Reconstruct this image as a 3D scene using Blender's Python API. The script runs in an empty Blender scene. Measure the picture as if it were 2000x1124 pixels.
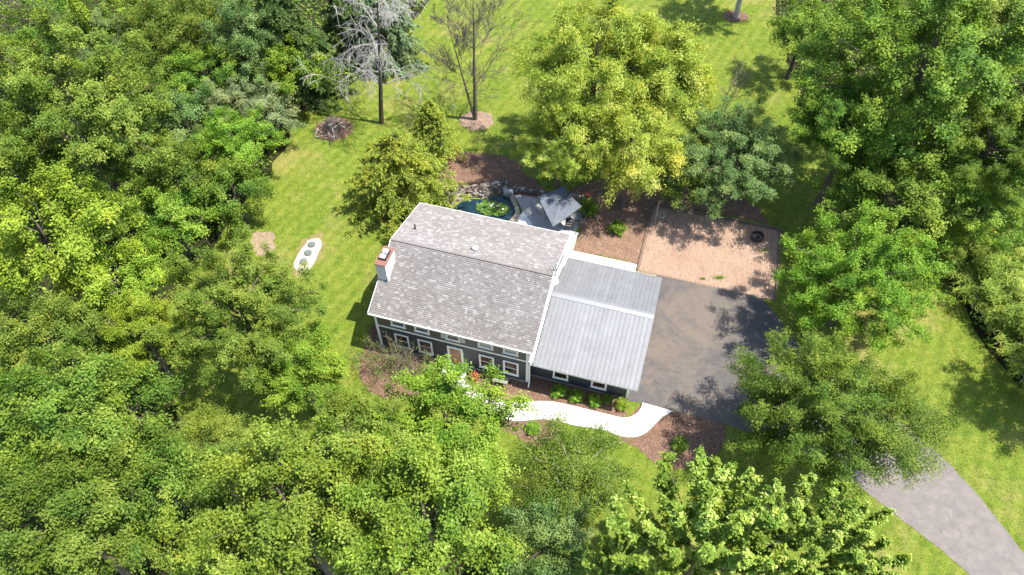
import bpy, bmesh, math, random
import numpy as np
from mathutils import Vector, Matrix

random.seed(7)
SC = bpy.context.scene
COL = SC.collection

# ------------------------------------------------------------------ camera, sky, sun, exposure
CAM_F, CAM_P, CAM_H, CAM_R = 1450.681, math.radians(51.9), 42.278, -0.009      # focal (px of 2000), pitch, height, roll
HOUSE_A = -0.294                                                                # yaw of the house
HX, HY = 0.991, -8.006                                                          # its front right corner
_C = np.array([0, -CAM_H / math.tan(CAM_P), CAM_H])
_fw = np.array([0, math.cos(CAM_P), -math.sin(CAM_P)])
_up0 = np.array([0, math.sin(CAM_P), math.cos(CAM_P)])
_r0 = np.array([1.0, 0, 0])
_cr, _sr = math.cos(CAM_R), math.sin(CAM_R)
_up = _cr * _up0 - _sr * _r0
_r = _cr * _r0 + _sr * _up0

cam_data = bpy.data.cameras.new("camera")
cam = bpy.data.objects.new("camera", cam_data)
COL.objects.link(cam)
cam.matrix_world = Matrix(((_r[0], _up[0], -_fw[0], _C[0]), (_r[1], _up[1], -_fw[1], _C[1]),
                           (_r[2], _up[2], -_fw[2], _C[2]), (0, 0, 0, 1)))
cam_data.sensor_width = 36
cam_data.lens = 36 * CAM_F / 2000
cam_data.clip_start = 1
cam_data.clip_end = 2000
SC.camera = cam

SUN_FROM = Vector((0.463, -0.055, 1.0)).normalized()
SUN_EL = math.asin(SUN_FROM.z)
SUN_AZ = math.atan2(SUN_FROM.x, SUN_FROM.y)
world = bpy.data.worlds.new("World")
SC.world = world
world.use_nodes = True
wn = world.node_tree
for n in list(wn.nodes):
    wn.nodes.remove(n)
sky = wn.nodes.new("ShaderNodeTexSky")
sky.sky_type = 'NISHITA'
sky.sun_disc = False
sky.sun_elevation = SUN_EL
sky.sun_rotation = SUN_AZ
bg = wn.nodes.new("ShaderNodeBackground")
bg.inputs['Strength'].default_value = 0.15
wo = wn.nodes.new("ShaderNodeOutputWorld")
wn.links.new(sky.outputs[0], bg.inputs[0])
wn.links.new(bg.outputs[0], wo.inputs[0])

sun_data = bpy.data.lights.new("sun", 'SUN')
sun_data.energy = 4.6
sun_data.angle = math.radians(0.55)
sun_data.color = (1.0, 0.955, 0.88)
sun = bpy.data.objects.new("sun", sun_data)
COL.objects.link(sun)
sun.location = (30, 0, 60)
sun.rotation_euler = (-SUN_FROM).to_track_quat('-Z', 'Y').to_euler()

SC.view_settings.view_transform = 'Standard'
SC.view_settings.look = 'None'
SC.view_settings.gamma = 1
SC.view_settings.use_curve_mapping = False
SC.view_settings.exposure = 1.35
SC.render.engine = 'CYCLES'
SC.cycles.max_bounces = 5
SC.cycles.diffuse_bounces = 3
SC.cycles.glossy_bounces = 3
SC.cycles.transmission_bounces = 4
SC.cycles.transparent_max_bounces = 6
SC.cycles.use_adaptive_sampling = True
SC.cycles.adaptive_threshold = .02
SC.cycles.caustics_reflective = False
SC.cycles.caustics_refractive = False

# ------------------------------------------------------------------ helpers: places
def at(px, py, z=0.0):
    """world point at height z seen at a photo pixel of the surveyed camera"""
    d = _fw + _r * (px - 1000) / CAM_F - _up * (py - 562) / CAM_F
    p = _C + d * (z - CAM_H) / d[2]
    return Vector(p)

def px_per_m(p):
    return CAM_F / float((np.array(p) - _C) @ _fw)

_ca, _sa = math.cos(HOUSE_A), math.sin(HOUSE_A)
def hw(s, t, z=0.0):
    """house frame (along the front, towards the back) to world"""
    return Vector((HX + _ca * s - _sa * t, HY + _sa * s + _ca * t, z))

def zoom(x0, y0, k):
    return lambda *pts: [(x0 + k * x, y0 + k * y) for x, y in pts]
Z3 = zoom(900, 640, .2704)
Z5 = zoom(840, 280, .18)

def ground_poly(pix, z=0.0, smooth=0):
    P = [at(x, y, z)[:2] for x, y in pix]
    if smooth:
        P = spline(P, smooth)
    return [tuple(p) for p in P]

def spline(P, k):
    n = len(P); out = []
    for i in range(n):
        p0, p1, p2, p3 = (np.array(P[(i + j - 1) % n]) for j in range(4))
        for q in range(k):
            t = q / k
            out.append(tuple(.5 * ((2 * p1) + (-p0 + p2) * t + (2 * p0 - 5 * p1 + 4 * p2 - p3) * t * t + (-p0 + 3 * p1 - 3 * p2 + p3) * t ** 3)))
    return out

def ragged(P, amp, seed=0, step=.5):
    """walk round a polygon, adding points and a small uneven wander"""
    rg = np.random.default_rng(seed); out = []
    for i in range(len(P)):
        a, b = np.array(P[i]), np.array(P[(i + 1) % len(P)])
        n = max(1, int(np.linalg.norm(b - a) / step))
        for q in range(n):
            out.append(tuple(a + (b - a) * q / n + rg.normal(0, amp, 2)))
    return out

def inside(poly, X, Y):
    res = np.zeros(len(X), bool); n = len(poly)
    for i in range(n):
        x1, y1 = poly[i]; x2, y2 = poly[(i + 1) % n]
        c = ((y1 > Y) != (y2 > Y))
        if c.any():
            xi = (x2 - x1) * (Y - y1) / ((y2 - y1) if y2 != y1 else 1e-9) + x1
            res ^= c & (X < xi)
    return res

# ------------------------------------------------------------------ helpers: objects
def tag(o, label=None, cat=None, group=None, kind=None):
    if label: o['label'] = label
    if cat: o['category'] = cat
    if group: o['group'] = group
    if kind: o['kind'] = kind
    return o

def empty(name, loc=(0, 0, 0), rz=0.0):
    o = bpy.data.objects.new(name, None)
    o.empty_display_size = .3
    COL.objects.link(o)
    o.location = loc
    o.rotation_euler = (0, 0, rz)
    return o

def link(name, me, parent=None, loc=None, rot=None):
    o = bpy.data.objects.new(name, me)
    COL.objects.link(o)
    if parent: o.parent = parent
    if loc is not None: o.location = loc
    if rot is not None: o.rotation_euler = rot
    return o

def copy_tree(o, parent=None):
    c = o.copy(); COL.objects.link(c); c.parent = parent
    for ch in list(o.children):
        copy_tree(ch, c)
    return c

def mesh_np(name, V, F, mat=None, attrs=None, smooth=False):
    """fast mesh from numpy: F is an (n,k) array or a list of such arrays"""
    if not isinstance(F, list): F = [F]
    F = [np.asarray(f, np.int32) for f in F if len(f)]
    me = bpy.data.meshes.new(name)
    V = np.asarray(V, np.float32)
    me.vertices.add(len(V)); me.vertices.foreach_set('co', V.ravel())
    tot = sum(f.size for f in F); npoly = sum(len(f) for f in F)
    me.loops.add(tot); me.polygons.add(npoly)
    me.loops.foreach_set('vertex_index', np.concatenate([f.ravel() for f in F]))
    starts = []; k0 = 0
    for f in F:
        starts.append(k0 + np.arange(len(f)) * f.shape[1]); k0 += f.size
    me.polygons.foreach_set('loop_start', np.concatenate(starts).astype(np.int32))
    for k, a in (attrs or {}).items():
        at_ = me.attributes.new(k, 'FLOAT', 'POINT')
        at_.data.foreach_set('value', np.asarray(a, np.float32))
    if smooth:
        me.polygons.foreach_set('use_smooth', np.ones(npoly, bool))
    me.update(calc_edges=True)
    me.validate()
    if mat: me.materials.append(mat)
    return me

class MB:
    """collects shapes into one mesh"""
    def __init__(s): s.v = []; s.f = []
    def add(s, V, F):
        b = len(s.v); s.v += [tuple(p) for p in V]; s.f += [tuple(i + b for i in f) for f in F]
        return s
    def box(s, x0, x1, y0, y1, z0, z1):
        V = [(x, y, z) for z in (z0, z1) for x, y in ((x0, y0), (x1, y0), (x1, y1), (x0, y1))]
        return s.add(V, [(3, 2, 1, 0), (4, 5, 6, 7), (0, 1, 5, 4), (1, 2, 6, 5), (2, 3, 7, 6), (3, 0, 4, 7)])
    def quadbox(s, a, b, c, d, n, h):
        """four corners, thickened along n by h"""
        n = Vector(n).normalized() * h
        lo = [Vector(p) for p in (a, b, c, d)]; hi = [p + n for p in lo]
        return s.add(lo + hi, [(3, 2, 1, 0), (4, 5, 6, 7), (0, 1, 5, 4), (1, 2, 6, 5), (2, 3, 7, 6), (3, 0, 4, 7)])
    def bar(s, a, b, w, h, up=(0, 0, 1)):
        a, b = Vector(a), Vector(b); d = (b - a).normalized(); u = Vector(up)
        if abs(d.dot(u)) > .95: u = Vector((0, 1, 0))
        x = d.cross(u).normalized() * w / 2; y = x.cross(d).normalized() * h / 2
        V = [p + i * x + j * y for p in (a, b) for i, j in ((-1, -1), (1, -1), (1, 1), (-1, 1))]
        return s.add(V, [(0, 1, 2, 3), (7, 6, 5, 4), (4, 5, 1, 0), (5, 6, 2, 1), (6, 7, 3, 2), (7, 4, 0, 3)])
    def tube(s, pts, radii, n=6, cap=True):
        pts = [Vector(p) for p in pts]
        if not hasattr(radii, '__len__'): radii = [radii] * len(pts)
        V = []; F = []
        for i, p in enumerate(pts):
            d = (pts[min(i + 1, len(pts) - 1)] - pts[max(i - 1, 0)])
            d = d.normalized() if d.length > 1e-9 else Vector((0, 0, 1))
            u = Vector((1, 0, 0)) if abs(d.x) < .8 else Vector((0, 1, 0))
            x = d.cross(u).normalized(); y = d.cross(x)
            for k in range(n):
                a = 2 * math.pi * k / n
                V.append(p + (x * math.cos(a) + y * math.sin(a)) * radii[i])
        for i in range(len(pts) - 1):
            for k in range(n):
                F.append((i * n + k, i * n + (k + 1) % n, (i + 1) * n + (k + 1) % n, (i + 1) * n + k))
        if cap:
            F.append(tuple(range(n - 1, -1, -1))); F.append(tuple((len(pts) - 1) * n + k for k in range(n)))
        return s.add(V, F)
    def lathe(s, prof, n=16, c=(0, 0, 0)):
        V = [(c[0] + r * math.cos(2 * math.pi * k / n), c[1] + r * math.sin(2 * math.pi * k / n), c[2] + z) for r, z in prof for k in range(n)]
        F = [(i * n + k, i * n + (k + 1) % n, (i + 1) * n + (k + 1) % n, (i + 1) * n + k) for i in range(len(prof) - 1) for k in range(n)]
        F.append(tuple(range(n - 1, -1, -1))); F.append(tuple((len(prof) - 1) * n + k for k in range(n)))
        return s.add(V, F)
    def prism(s, poly, z0, z1):
        n = len(poly)
        area = sum(poly[i][0] * poly[(i + 1) % n][1] - poly[(i + 1) % n][0] * poly[i][1] for i in range(n))
        if area < 0: poly = poly[::-1]
        V = [(x, y, z0) for x, y in poly] + [(x, y, z1) for x, y in poly]
        F = [tuple(range(n - 1, -1, -1)), tuple(range(n, 2 * n))] + [(i, (i + 1) % n, n + (i + 1) % n, n + i) for i in range(n)]
        return s.add(V, F)
    def build(s, name, mat, parent=None, bevel=0.0, smooth=False, loc=None, rot=None):
        me = bpy.data.meshes.new(name)
        me.from_pydata(s.v, [], s.f)
        bm = bmesh.new(); bm.from_mesh(me)
        big = [f for f in bm.faces if len(f.verts) > 4]
        if big: bmesh.ops.triangulate(bm, faces=big)
        if bevel: bmesh.ops.bevel(bm, geom=list(bm.edges), offset=bevel, segments=1, affect='EDGES', clamp_overlap=True)
        bm.to_mesh(me); bm.free()
        if smooth: me.polygons.foreach_set('use_smooth', [True] * len(me.polygons))
        me.materials.append(mat)
        return link(name, me, parent, loc, rot)

# ------------------------------------------------------------------ helpers: materials
def new_mat(name):
    m = bpy.data.materials.new(name); m.use_nodes = True
    nt = m.node_tree; b = nt.nodes['Principled BSDF']
    return m, nt, b

def nd(nt, t, **kw):
    n = nt.nodes.new(t)
    for k, v in kw.items():
        if hasattr(n, k) and k not in n.inputs: setattr(n, k, v)
        else: n.inputs[k].default_value = v
    return n

def ramp(nt, src, stops, interp='LINEAR'):
    r = nt.nodes.new('ShaderNodeValToRGB'); e = r.color_ramp.elements; r.color_ramp.interpolation = interp
    while len(e) < len(stops): e.new(.5)
    for el, (p, c) in zip(e, stops):
        el.position = p; el.color = (*c, 1) if len(c) == 3 else c
    nt.links.new(src, r.inputs[0])
    return r.outputs[0]

def noise(nt, scale, detail=4, rough=.6, vec=None, dist=0.0):
    n = nd(nt, 'ShaderNodeTexNoise', Scale=scale, Detail=detail, Roughness=rough, Distortion=dist)
    if vec is None: vec = pos(nt)
    nt.links.new(vec, n.inputs['Vector'])
    return n.outputs['Fac']

def pos(nt):
    for n in nt.nodes:
        if n.type == 'NEW_GEOMETRY': return n.outputs['Position']
    return nt.nodes.new('ShaderNodeNewGeometry').outputs['Position']

def obpos(nt):
    for n in nt.nodes:
        if n.type == 'TEX_COORD': return n.outputs['Object']
    return nt.nodes.new('ShaderNodeTexCoord').outputs['Object']

def mix(nt, fac, a, b, mode='MIX'):
    n = nt.nodes.new('ShaderNodeMix'); n.data_type = 'RGBA'; n.blend_type = mode
    for i, v in ((0, fac), (6, a), (7, b)):
        if hasattr(v, 'links') or isinstance(v, bpy.types.NodeSocket): nt.links.new(v, n.inputs[i])
        elif i == 0: n.inputs[0].default_value = v
        else: n.inputs[i].default_value = (*v, 1)
    return n.outputs[2]

def math_n(nt, op, a, b=None):
    n = nt.nodes.new('ShaderNodeMath'); n.operation = op
    for i, v in ((0, a), (1, b)):
        if v is None: continue
        if isinstance(v, bpy.types.NodeSocket): nt.links.new(v, n.inputs[i])
        else: n.inputs[i].default_value = v
    return n.outputs[0]

def bump(nt, b, h, strength=.4, dist=.02):
    n = nd(nt, 'ShaderNodeBump', Strength=strength, Distance=dist)
    nt.links.new(h, n.inputs['Height']); nt.links.new(n.outputs[0], b.inputs['Normal'])

def attr(nt, name):
    n = nt.nodes.new('ShaderNodeAttribute'); n.attribute_name = name
    return n.outputs['Fac']

def plain(name, col, rough=.6, metal=0.0, var=.15, scale=6.0, bmp=0.0, local=True):
    m, nt, b = new_mat(name)
    v = obpos(nt) if local else pos(nt)
    f = noise(nt, scale, 5, .65, v)
    c = ramp(nt, f, [(.25, tuple(x * (1 - var) for x in col)), (.75, tuple(min(1, x * (1 + var)) for x in col))])
    nt.links.new(c, b.inputs['Base Color'])
    b.inputs['Roughness'].default_value = rough; b.inputs['Metallic'].default_value = metal
    if bmp: bump(nt, b, noise(nt, scale * 6, 4, .7, v), bmp, .01)
    return m

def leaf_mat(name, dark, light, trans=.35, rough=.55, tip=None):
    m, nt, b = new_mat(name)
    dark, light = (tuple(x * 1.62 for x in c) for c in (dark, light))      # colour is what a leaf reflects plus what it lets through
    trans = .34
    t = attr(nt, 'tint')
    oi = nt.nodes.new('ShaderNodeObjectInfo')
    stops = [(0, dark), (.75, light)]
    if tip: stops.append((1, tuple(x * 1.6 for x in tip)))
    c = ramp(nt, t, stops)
    c = mix(nt, 1, c, ramp(nt, noise(nt, .45, 3, .6), [(.34, (.84, .93, .95)), (.5, (1, 1, 1)), (.66, (1.18, 1.05, .85))]), 'MULTIPLY')
    hs = nd(nt, 'ShaderNodeHueSaturation')
    nt.links.new(math_n(nt, 'MULTIPLY_ADD', oi.outputs['Random'], .016), hs.inputs['Hue'])
    hs.inputs['Hue'].links[0].from_node.inputs[2].default_value = .492
    nt.links.new(math_n(nt, 'MULTIPLY_ADD', oi.outputs['Random'], .2), hs.inputs['Value'])
    hs.inputs['Value'].links[0].from_node.inputs[2].default_value = .9
    nt.links.new(c, hs.inputs['Color'])
    nt.links.new(hs.outputs[0], b.inputs['Base Color'])
    b.inputs['Roughness'].default_value = rough
    b.inputs['Specular IOR Level'].default_value = .15
    tr = nt.nodes.new('ShaderNodeBsdfTranslucent')
    tc = mix(nt, 1.0, hs.outputs[0], (1.15, 1.08, .5), 'MULTIPLY')
    nt.links.new(tc, tr.inputs[0])
    ms = nt.nodes.new('ShaderNodeMixShader'); ms.inputs[0].default_value = trans
    nt.links.new(b.outputs[0], ms.inputs[1]); nt.links.new(tr.outputs[0], ms.inputs[2])
    nt.links.new(ms.outputs[0], nt.nodes['Material Output'].inputs[0])
    return m

# ---- ground materials
def lawn_mat():
    m, nt, b = new_mat('lawn_turf')
    big = noise(nt, .12, 4, .6); mid = noise(nt, 1.9, 6, .78); fine = noise(nt, 14, 4, .8)
    c = ramp(nt, mid, [(.3, (.072, .114, .012)), (.5, (.132, .168, .020)), (.70, (.21, .212, .042))])
    c2 = ramp(nt, fine, [(.3, (.55, .6, .5)), (.55, (1, 1, 1)), (.75, (1.35, 1.25, 1.3))])
    c = mix(nt, 1, c, c2, 'MULTIPLY')
    grn = ramp(nt, noise(nt, .35, 5, .7, dist=.7), [(.38, (.80, .92, .72)), (.55, (1, 1, 1)), (.68, (1.12, 1.04, 1.1))])
    c = mix(nt, 1, c, grn, 'MULTIPLY')
    c = mix(nt, ramp(nt, noise(nt, 3.2, 4, .75), [(.60, (0, 0, 0)), (.72, (.7, .7, .7))]), c, (.07, .115, .014))
    dry = ramp(nt, math_n(nt, 'ADD', math_n(nt, 'MULTIPLY', big, .6), math_n(nt, 'MULTIPLY', noise(nt, .6, 5, .75), .4)), [(.52, (0, 0, 0)), (.68, (.8, .8, .8))])
    c = mix(nt, dry, c, (.25, .20, .075))
    # mowing stripes: a change in how the blades lie
    w = nd(nt, 'ShaderNodeTexWave', Scale=.33, Distortion=1.5, Detail=2)
    mp = nd(nt, 'ShaderNodeMapping'); mp.inputs['Rotation'].default_value = (0, 0, .55)
    nt.links.new(pos(nt), mp.inputs[0]); nt.links.new(mp.outputs[0], w.inputs['Vector'])
    st = ramp(nt, w.outputs['Fac'], [(.2, (.90, .92, .88)), (.8, (1.08, 1.06, 1.08))])
    c = mix(nt, 1, c, st, 'MULTIPLY')
    nt.links.new(c, b.inputs['Base Color']); b.inputs['Roughness'].default_value = .85
    b.inputs['Specular IOR Level'].default_value = .15
    bump(nt, b, math_n(nt, 'ADD', fine, math_n(nt, 'MULTIPLY', noise(nt, 45, 2, .7), .6)), .8, .05)
    return m

def mulch_mat(name, dk, md, lt):
    m, nt, b = new_mat(name)
    f = noise(nt, 22, 5, .8, dist=.6); g = noise(nt, 1.2, 4, .6); v = nd(nt, 'ShaderNodeTexVoronoi', Scale=26, Randomness=1)
    nt.links.new(pos(nt), v.inputs['Vector'])
    c = ramp(nt, f, [(.28, dk), (.5, md), (.74, lt)])
    c = mix(nt, .35, c, ramp(nt, v.outputs['Color'], [(.2, dk), (.8, lt)]))
    c = mix(nt, 1, c, ramp(nt, g, [(.3, (.8, .78, .76)), (.7, (1.15, 1.15, 1.15))]), 'MULTIPLY')
    nt.links.new(c, b.inputs['Base Color']); b.inputs['Roughness'].default_value = .95; b.inputs['Specular IOR Level'].default_value = .08
    bump(nt, b, math_n(nt, 'ADD', f, v.outputs['Distance']), .8, .04)
    return m

def asphalt_mat(name, warm=True, gain=1.0):
    m, nt, b = new_mat(name)
    big = noise(nt, .22, 5, .65, dist=.8); mid = noise(nt, 1.5, 7, .75, dist=.4); fine = noise(nt, 60, 3, .8); strk = noise(nt, 2.8, 6, .8)
    c = ramp(nt, mid, [(.3, (.050, .046, .046)), (.5, (.063, .057, .055)), (.7, (.084, .074, .067))])
    tan = ramp(nt, math_n(nt, 'ADD', math_n(nt, 'MULTIPLY', big, .65), math_n(nt, 'MULTIPLY', strk, .35)), [(.46, (0, 0, 0)), (.60, (.8, .8, .8))])
    if warm: c = mix(nt, tan, c, (.125, .098, .074))
    c = mix(nt, 1, c, ramp(nt, fine, [(.3, (.75, .75, .75)), (.7, (1.25, 1.25, 1.25))]), 'MULTIPLY')
    sp = ramp(nt, noise(nt, 1.7, 3, .5, dist=1.5), [(.71, (1, 1, 1)), (.76, (.62, .6, .6))])
    c = mix(nt, 1, c, sp, 'MULTIPLY')
    cr = nd(nt, 'ShaderNodeTexVoronoi', Scale=.33, Randomness=1); cr.feature = 'DISTANCE_TO_EDGE'
    dv = nt.nodes.new('ShaderNodeVectorMath'); dv.operation = 'ADD'
    nz = nd(nt, 'ShaderNodeTexNoise', Scale=1.3, Detail=5, Roughness=.7); nt.links.new(pos(nt), nz.inputs['Vector'])
    nt.links.new(pos(nt), dv.inputs[0]); nt.links.new(nz.outputs['Color'], dv.inputs[1]); nt.links.new(dv.outputs[0], cr.inputs['Vector'])
    ck = ramp(nt, cr.outputs['Distance'], [(.0, (.42, .42, .42)), (.012, (1, 1, 1))])
    gate = ramp(nt, noise(nt, .35, 2, .5), [(.57, (0, 0, 0)), (.66, (1, 1, 1))])
    c = mix(nt, gate, c, mix(nt, 1, c, ck, 'MULTIPLY'))
    if gain != 1: c = mix(nt, 1, c, (gain, gain * .955, gain * .90), 'MULTIPLY')
    nt.links.new(c, b.inputs['Base Color']); b.inputs['Roughness'].default_value = .88
    bump(nt, b, fine, .35, .01)
    return m

def concrete_mat(name, col, var=.1, stain=.2):
    m, nt, b = new_mat(name)
    a = noise(nt, .8, 6, .7); f = noise(nt, 30, 4, .7)
    c = ramp(nt, a, [(.3, tuple(x * (1 - var) for x in col)), (.7, tuple(min(.9, x * (1 + var)) for x in col))])
    c = mix(nt, 1, c, ramp(nt, f, [(.3, (.93, .93, .93)), (.7, (1.06, 1.06, 1.06))]), 'MULTIPLY')
    s = ramp(nt, noise(nt, 2.2, 6, .75, dist=1), [(.58, (1, 1, 1)), (.75, (1 - stain, 1 - stain, 1 - stain * 1.1))])
    c = mix(nt, 1, c, s, 'MULTIPLY')
    nt.links.new(c, b.inputs['Base Color']); b.inputs['Roughness'].default_value = .85
    bump(nt, b, f, .2, .005)
    return m

def tint_mat(name, stops, rough=.85, wear=.25, fine=40, spec=.3, metal=0.0):
    """per-piece colour from the piece's own tint value, with fine grain"""
    m, nt, b = new_mat(name)
    c = ramp(nt, attr(nt, 'tint'), stops)
    c = mix(nt, 1, c, ramp(nt, noise(nt, fine, 4, .75), [(.3, (1 - wear,) * 3), (.7, (1 + wear,) * 3)]), 'MULTIPLY')
    c = mix(nt, 1, c, ramp(nt, noise(nt, .55, 5, .65, dist=.6), [(.3, (.86, .85, .85)), (.7, (1.1, 1.1, 1.1))]), 'MULTIPLY')
    nt.links.new(c, b.inputs['Base Color']); b.inputs['Roughness'].default_value = rough
    b.inputs['Specular IOR Level'].default_value = spec; b.inputs['Metallic'].default_value = metal
    bump(nt, b, noise(nt, fine * 2, 3, .7), .25, .006)
    return m

def random_mat(name, stops, rough=.8, scale=8, var=.2, bmp=.4):
    """colour picked per object"""
    m, nt, b = new_mat(name)
    oi = nt.nodes.new('ShaderNodeObjectInfo')
    c = ramp(nt, oi.outputs['Random'], stops)
    c = mix(nt, 1, c, ramp(nt, noise(nt, scale, 5, .7), [(.3, (1 - var,) * 3), (.7, (1 + var,) * 3)]), 'MULTIPLY')
    nt.links.new(c, b.inputs['Base Color']); b.inputs['Roughness'].default_value = rough
    if bmp: bump(nt, b, noise(nt, scale * 3, 4, .7), bmp, .02)
    return m

def siding_mat(name, col):
    m, nt, b = new_mat(name)
    v = obpos(nt)
    sx = nt.nodes.new('ShaderNodeSeparateXYZ'); nt.links.new(v, sx.inputs[0])
    g = math_n(nt, 'PINGPONG', math_n(nt, 'ADD', sx.outputs[0], sx.outputs[1]), .15)
    groove = ramp(nt, g, [(.0, (0, 0, 0)), (.05, (1, 1, 1))])
    f = noise(nt, 3, 5, .7, v)
    c = ramp(nt, f, [(.3, tuple(x * .85 for x in col)), (.7, tuple(x * 1.15 for x in col))])
    nt.links.new(c, b.inputs['Base Color']); b.inputs['Roughness'].default_value = .6
    bump(nt, b, groove, .5, .012)
    return m

def water_mat():
    m, nt, b = new_mat('pond_water')
    c = ramp(nt, noise(nt, 1.3, 4, .6, dist=1), [(.35, (.006, .016, .022)), (.7, (.014, .04, .05))])
    nt.links.new(c, b.inputs['Base Color'])
    b.inputs['Roughness'].default_value = .07; b.inputs['IOR'].default_value = 1.33
    bump(nt, b, noise(nt, 7, 3, .5), .08, .02)
    return m

M = {}
M['lawn'] = lawn_mat()
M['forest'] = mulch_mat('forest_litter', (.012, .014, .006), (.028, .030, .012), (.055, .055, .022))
M['mulch'] = mulch_mat('bark_mulch', (.05, .028, .018), (.15, .085, .058), (.30, .19, .135))
M['mulch_dry'] = mulch_mat('dry_leaf_mulch', (.06, .032, .020), (.19, .112, .074), (.42, .29, .20))
M['mulch_pale'] = mulch_mat('pale_chips', (.12, .08, .055), (.27, .19, .135), (.42, .32, .24))
M['gravel'] = mulch_mat('white_gravel', (.28, .25, .20), (.45, .41, .345), (.60, .56, .49))
M['drysoil'] = mulch_mat('dry_turf', (.13, .12, .035), (.20, .165, .065), (.29, .23, .11))
M['pebble'] = mulch_mat('pea_pebbles', (.10, .075, .05), (.27, .21, .14), (.48, .42, .33))
M['asphalt'] = asphalt_mat('court_asphalt', True)
M['lane'] = asphalt_mat('lane_asphalt', False, 2.05)
M['walk'] = concrete_mat('pale_concrete', (.60, .585, .555), .06, .08)
M['patio'] = concrete_mat('stamped_concrete', (.30, .285, .265), .3, .35)
M['water'] = water_mat()
M['navy'] = siding_mat('navy_siding', (.030, .036, .046))
M['brown'] = siding_mat('brown_siding', (.085, .072, .062))
M['white'] = plain('white_trim', (.74, .73, .70), .5, var=.05)
M['chimney'] = plain('chimney_render', (.66, .65, .64), .8, var=.08, bmp=.2)
M['copper'] = plain('rusty_cap', (.20, .09, .06), .6, .2, var=.35, scale=9)
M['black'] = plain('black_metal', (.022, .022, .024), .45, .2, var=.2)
M['flue'] = plain('bright_flue_cover', (.72, .72, .72), .35, .3, var=.05)
M['door'] = plain('oak_door', (.30, .12, .045), .5, var=.25, scale=4)
M['glass'], nt_, b_ = new_mat('window_glass')
b_.inputs['Base Color'].default_value = (.02, .021, .022, 1); b_.inputs['Roughness'].default_value = .06
b_.inputs['Specular IOR Level'].default_value = .6
nt_.links.new(ramp(nt_, noise(nt_, 1.6, 3, .5, obpos(nt_)), [(.4, (.010, .011, .012)), (.65, (.06, .035, .02))]), b_.inputs['Base Color'])
M['shutter'] = plain('pale_shutter', (.5, .49, .47), .6, var=.06)
M['concrete'] = plain('foundation_concrete', (.20, .195, .18), .85, var=.2, bmp=.2)
M['metal'] = random_mat('roof_steel', [(0, (.152, .155, .161)), (.5, (.160, .163, .169)), (1, (.172, .175, .181))], .55, 1.1, .13, .05)
M['metal'].node_tree.nodes['Principled BSDF'].inputs['Metallic'].default_value = .1
M['ridge'] = plain('ridge_steel', (.25, .253, .258), .4, .3, var=.08)
M['shingle'] = tint_mat('asphalt_shingle', [(0, (.176, .156, .145)), (.45, (.222, .200, .187)), (.8, (.264, .241, .227)), (1, (.345, .326, .31))], .92, .12, 60, .15)
M['pavers'] = tint_mat('clay_pavers', [(0, (.245, .158, .108)), (.5, (.315, .212, .150)), (1, (.375, .265, .195))], .9, .16, 30, .2)
M['sand'] = plain('joint_sand', (.19, .135, .10), .95, var=.2, local=False)
M['timber'] = plain('weathered_timber', (.13, .085, .06), .85, var=.3, scale=5, bmp=.4)
M['greywood'] = plain('grey_wood', (.24, .225, .20), .85, var=.3, scale=5, bmp=.4)
M['greenwood'] = plain('lichen_grey_wood', (.20, .215, .16), .85, var=.25, scale=6, bmp=.3)
M['stone'] = random_mat('wall_stone', [(0, (.065, .052, .040)), (.4, (.125, .103, .080)), (.75, (.19, .163, .132)), (1, (.29, .262, .228))], .9, 9, .25)
M['capstone'] = random_mat('cap_stone', [(0, (.22, .185, .14)), (1, (.30, .26, .205))], .9, 9, .2)
M['greystone'] = plain('grey_stone', (.24, .24, .235), .9, var=.15, bmp=.4)
M['canvas'] = plain('slate_canvas', (.088, .100, .118), .85, var=.28, scale=2.5)
M['steel'] = plain('galvanised_steel', (.45, .45, .44), .4, .7, var=.1)
M['wicker'] = plain('pale_wicker', (.40, .37, .32), .8, var=.2, scale=40, bmp=.5)
M['cushion'] = plain('cream_cushion', (.52, .49, .43), .9, var=.08)
M['rust'] = plain('rusty_steel', (.075, .045, .035), .8, .3, var=.4, scale=12, bmp=.3)
M['ash'] = plain('ash', (.20, .18, .17), .95, var=.3, scale=10, bmp=.4)
M['lid'] = plain('green_grey_plastic', (.10, .115, .105), .6, var=.12)
M['red'] = plain('red_glaze', (.42, .035, .025), .4, var=.2)
M['redflower'] = plain('red_petals', (.55, .03, .03), .6, var=.25)
M['white_petal'] = plain('white_petals', (.8, .76, .72), .6, var=.05)
M['tub'] = plain('dark_blue_plastic', (.03, .045, .075), .5, var=.15)
M['bark'] = plain('tree_bark', (.11, .085, .065), .9, var=.35, scale=7, bmp=.6, local=False)
M['darkbark'] = plain('dark_bark', (.055, .043, .036), .9, var=.35, scale=7, bmp=.6, local=False)
M['palebark'] = plain('pale_dead_bark', (.34, .31, .28), .9, var=.25, scale=7, bmp=.3, local=False)
M['twig'] = plain('brown_twigs', (.17, .13, .10), .9, var=.3, scale=9, local=False)
M['chip'] = tint_mat('bark_chips', [(0, (.06, .034, .022)), (.6, (.20, .12, .082)), (1, (.42, .30, .22))], .9, .2)
M['blade'] = leaf_mat('grass_blades', (.08, .125, .012), (.20, .235, .028), .35, .6)
M['needles_litter'] = M['mulch']

# ------------------------------------------------------------------ ground and pavements
def sheet(name, poly, z, mat, thick=.03, kind='structure', parent=None):
    o = MB().prism(poly, z - thick, z).build(name, mat, parent)
    if kind: tag(o, kind=kind)
    return o

g = MB().box(-260, 260, -200, 320, -.5, 0).build('ground', M['lawn'])
tag(g, 'mown yellow-green lawn around the house with dry patches', kind='structure')

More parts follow.
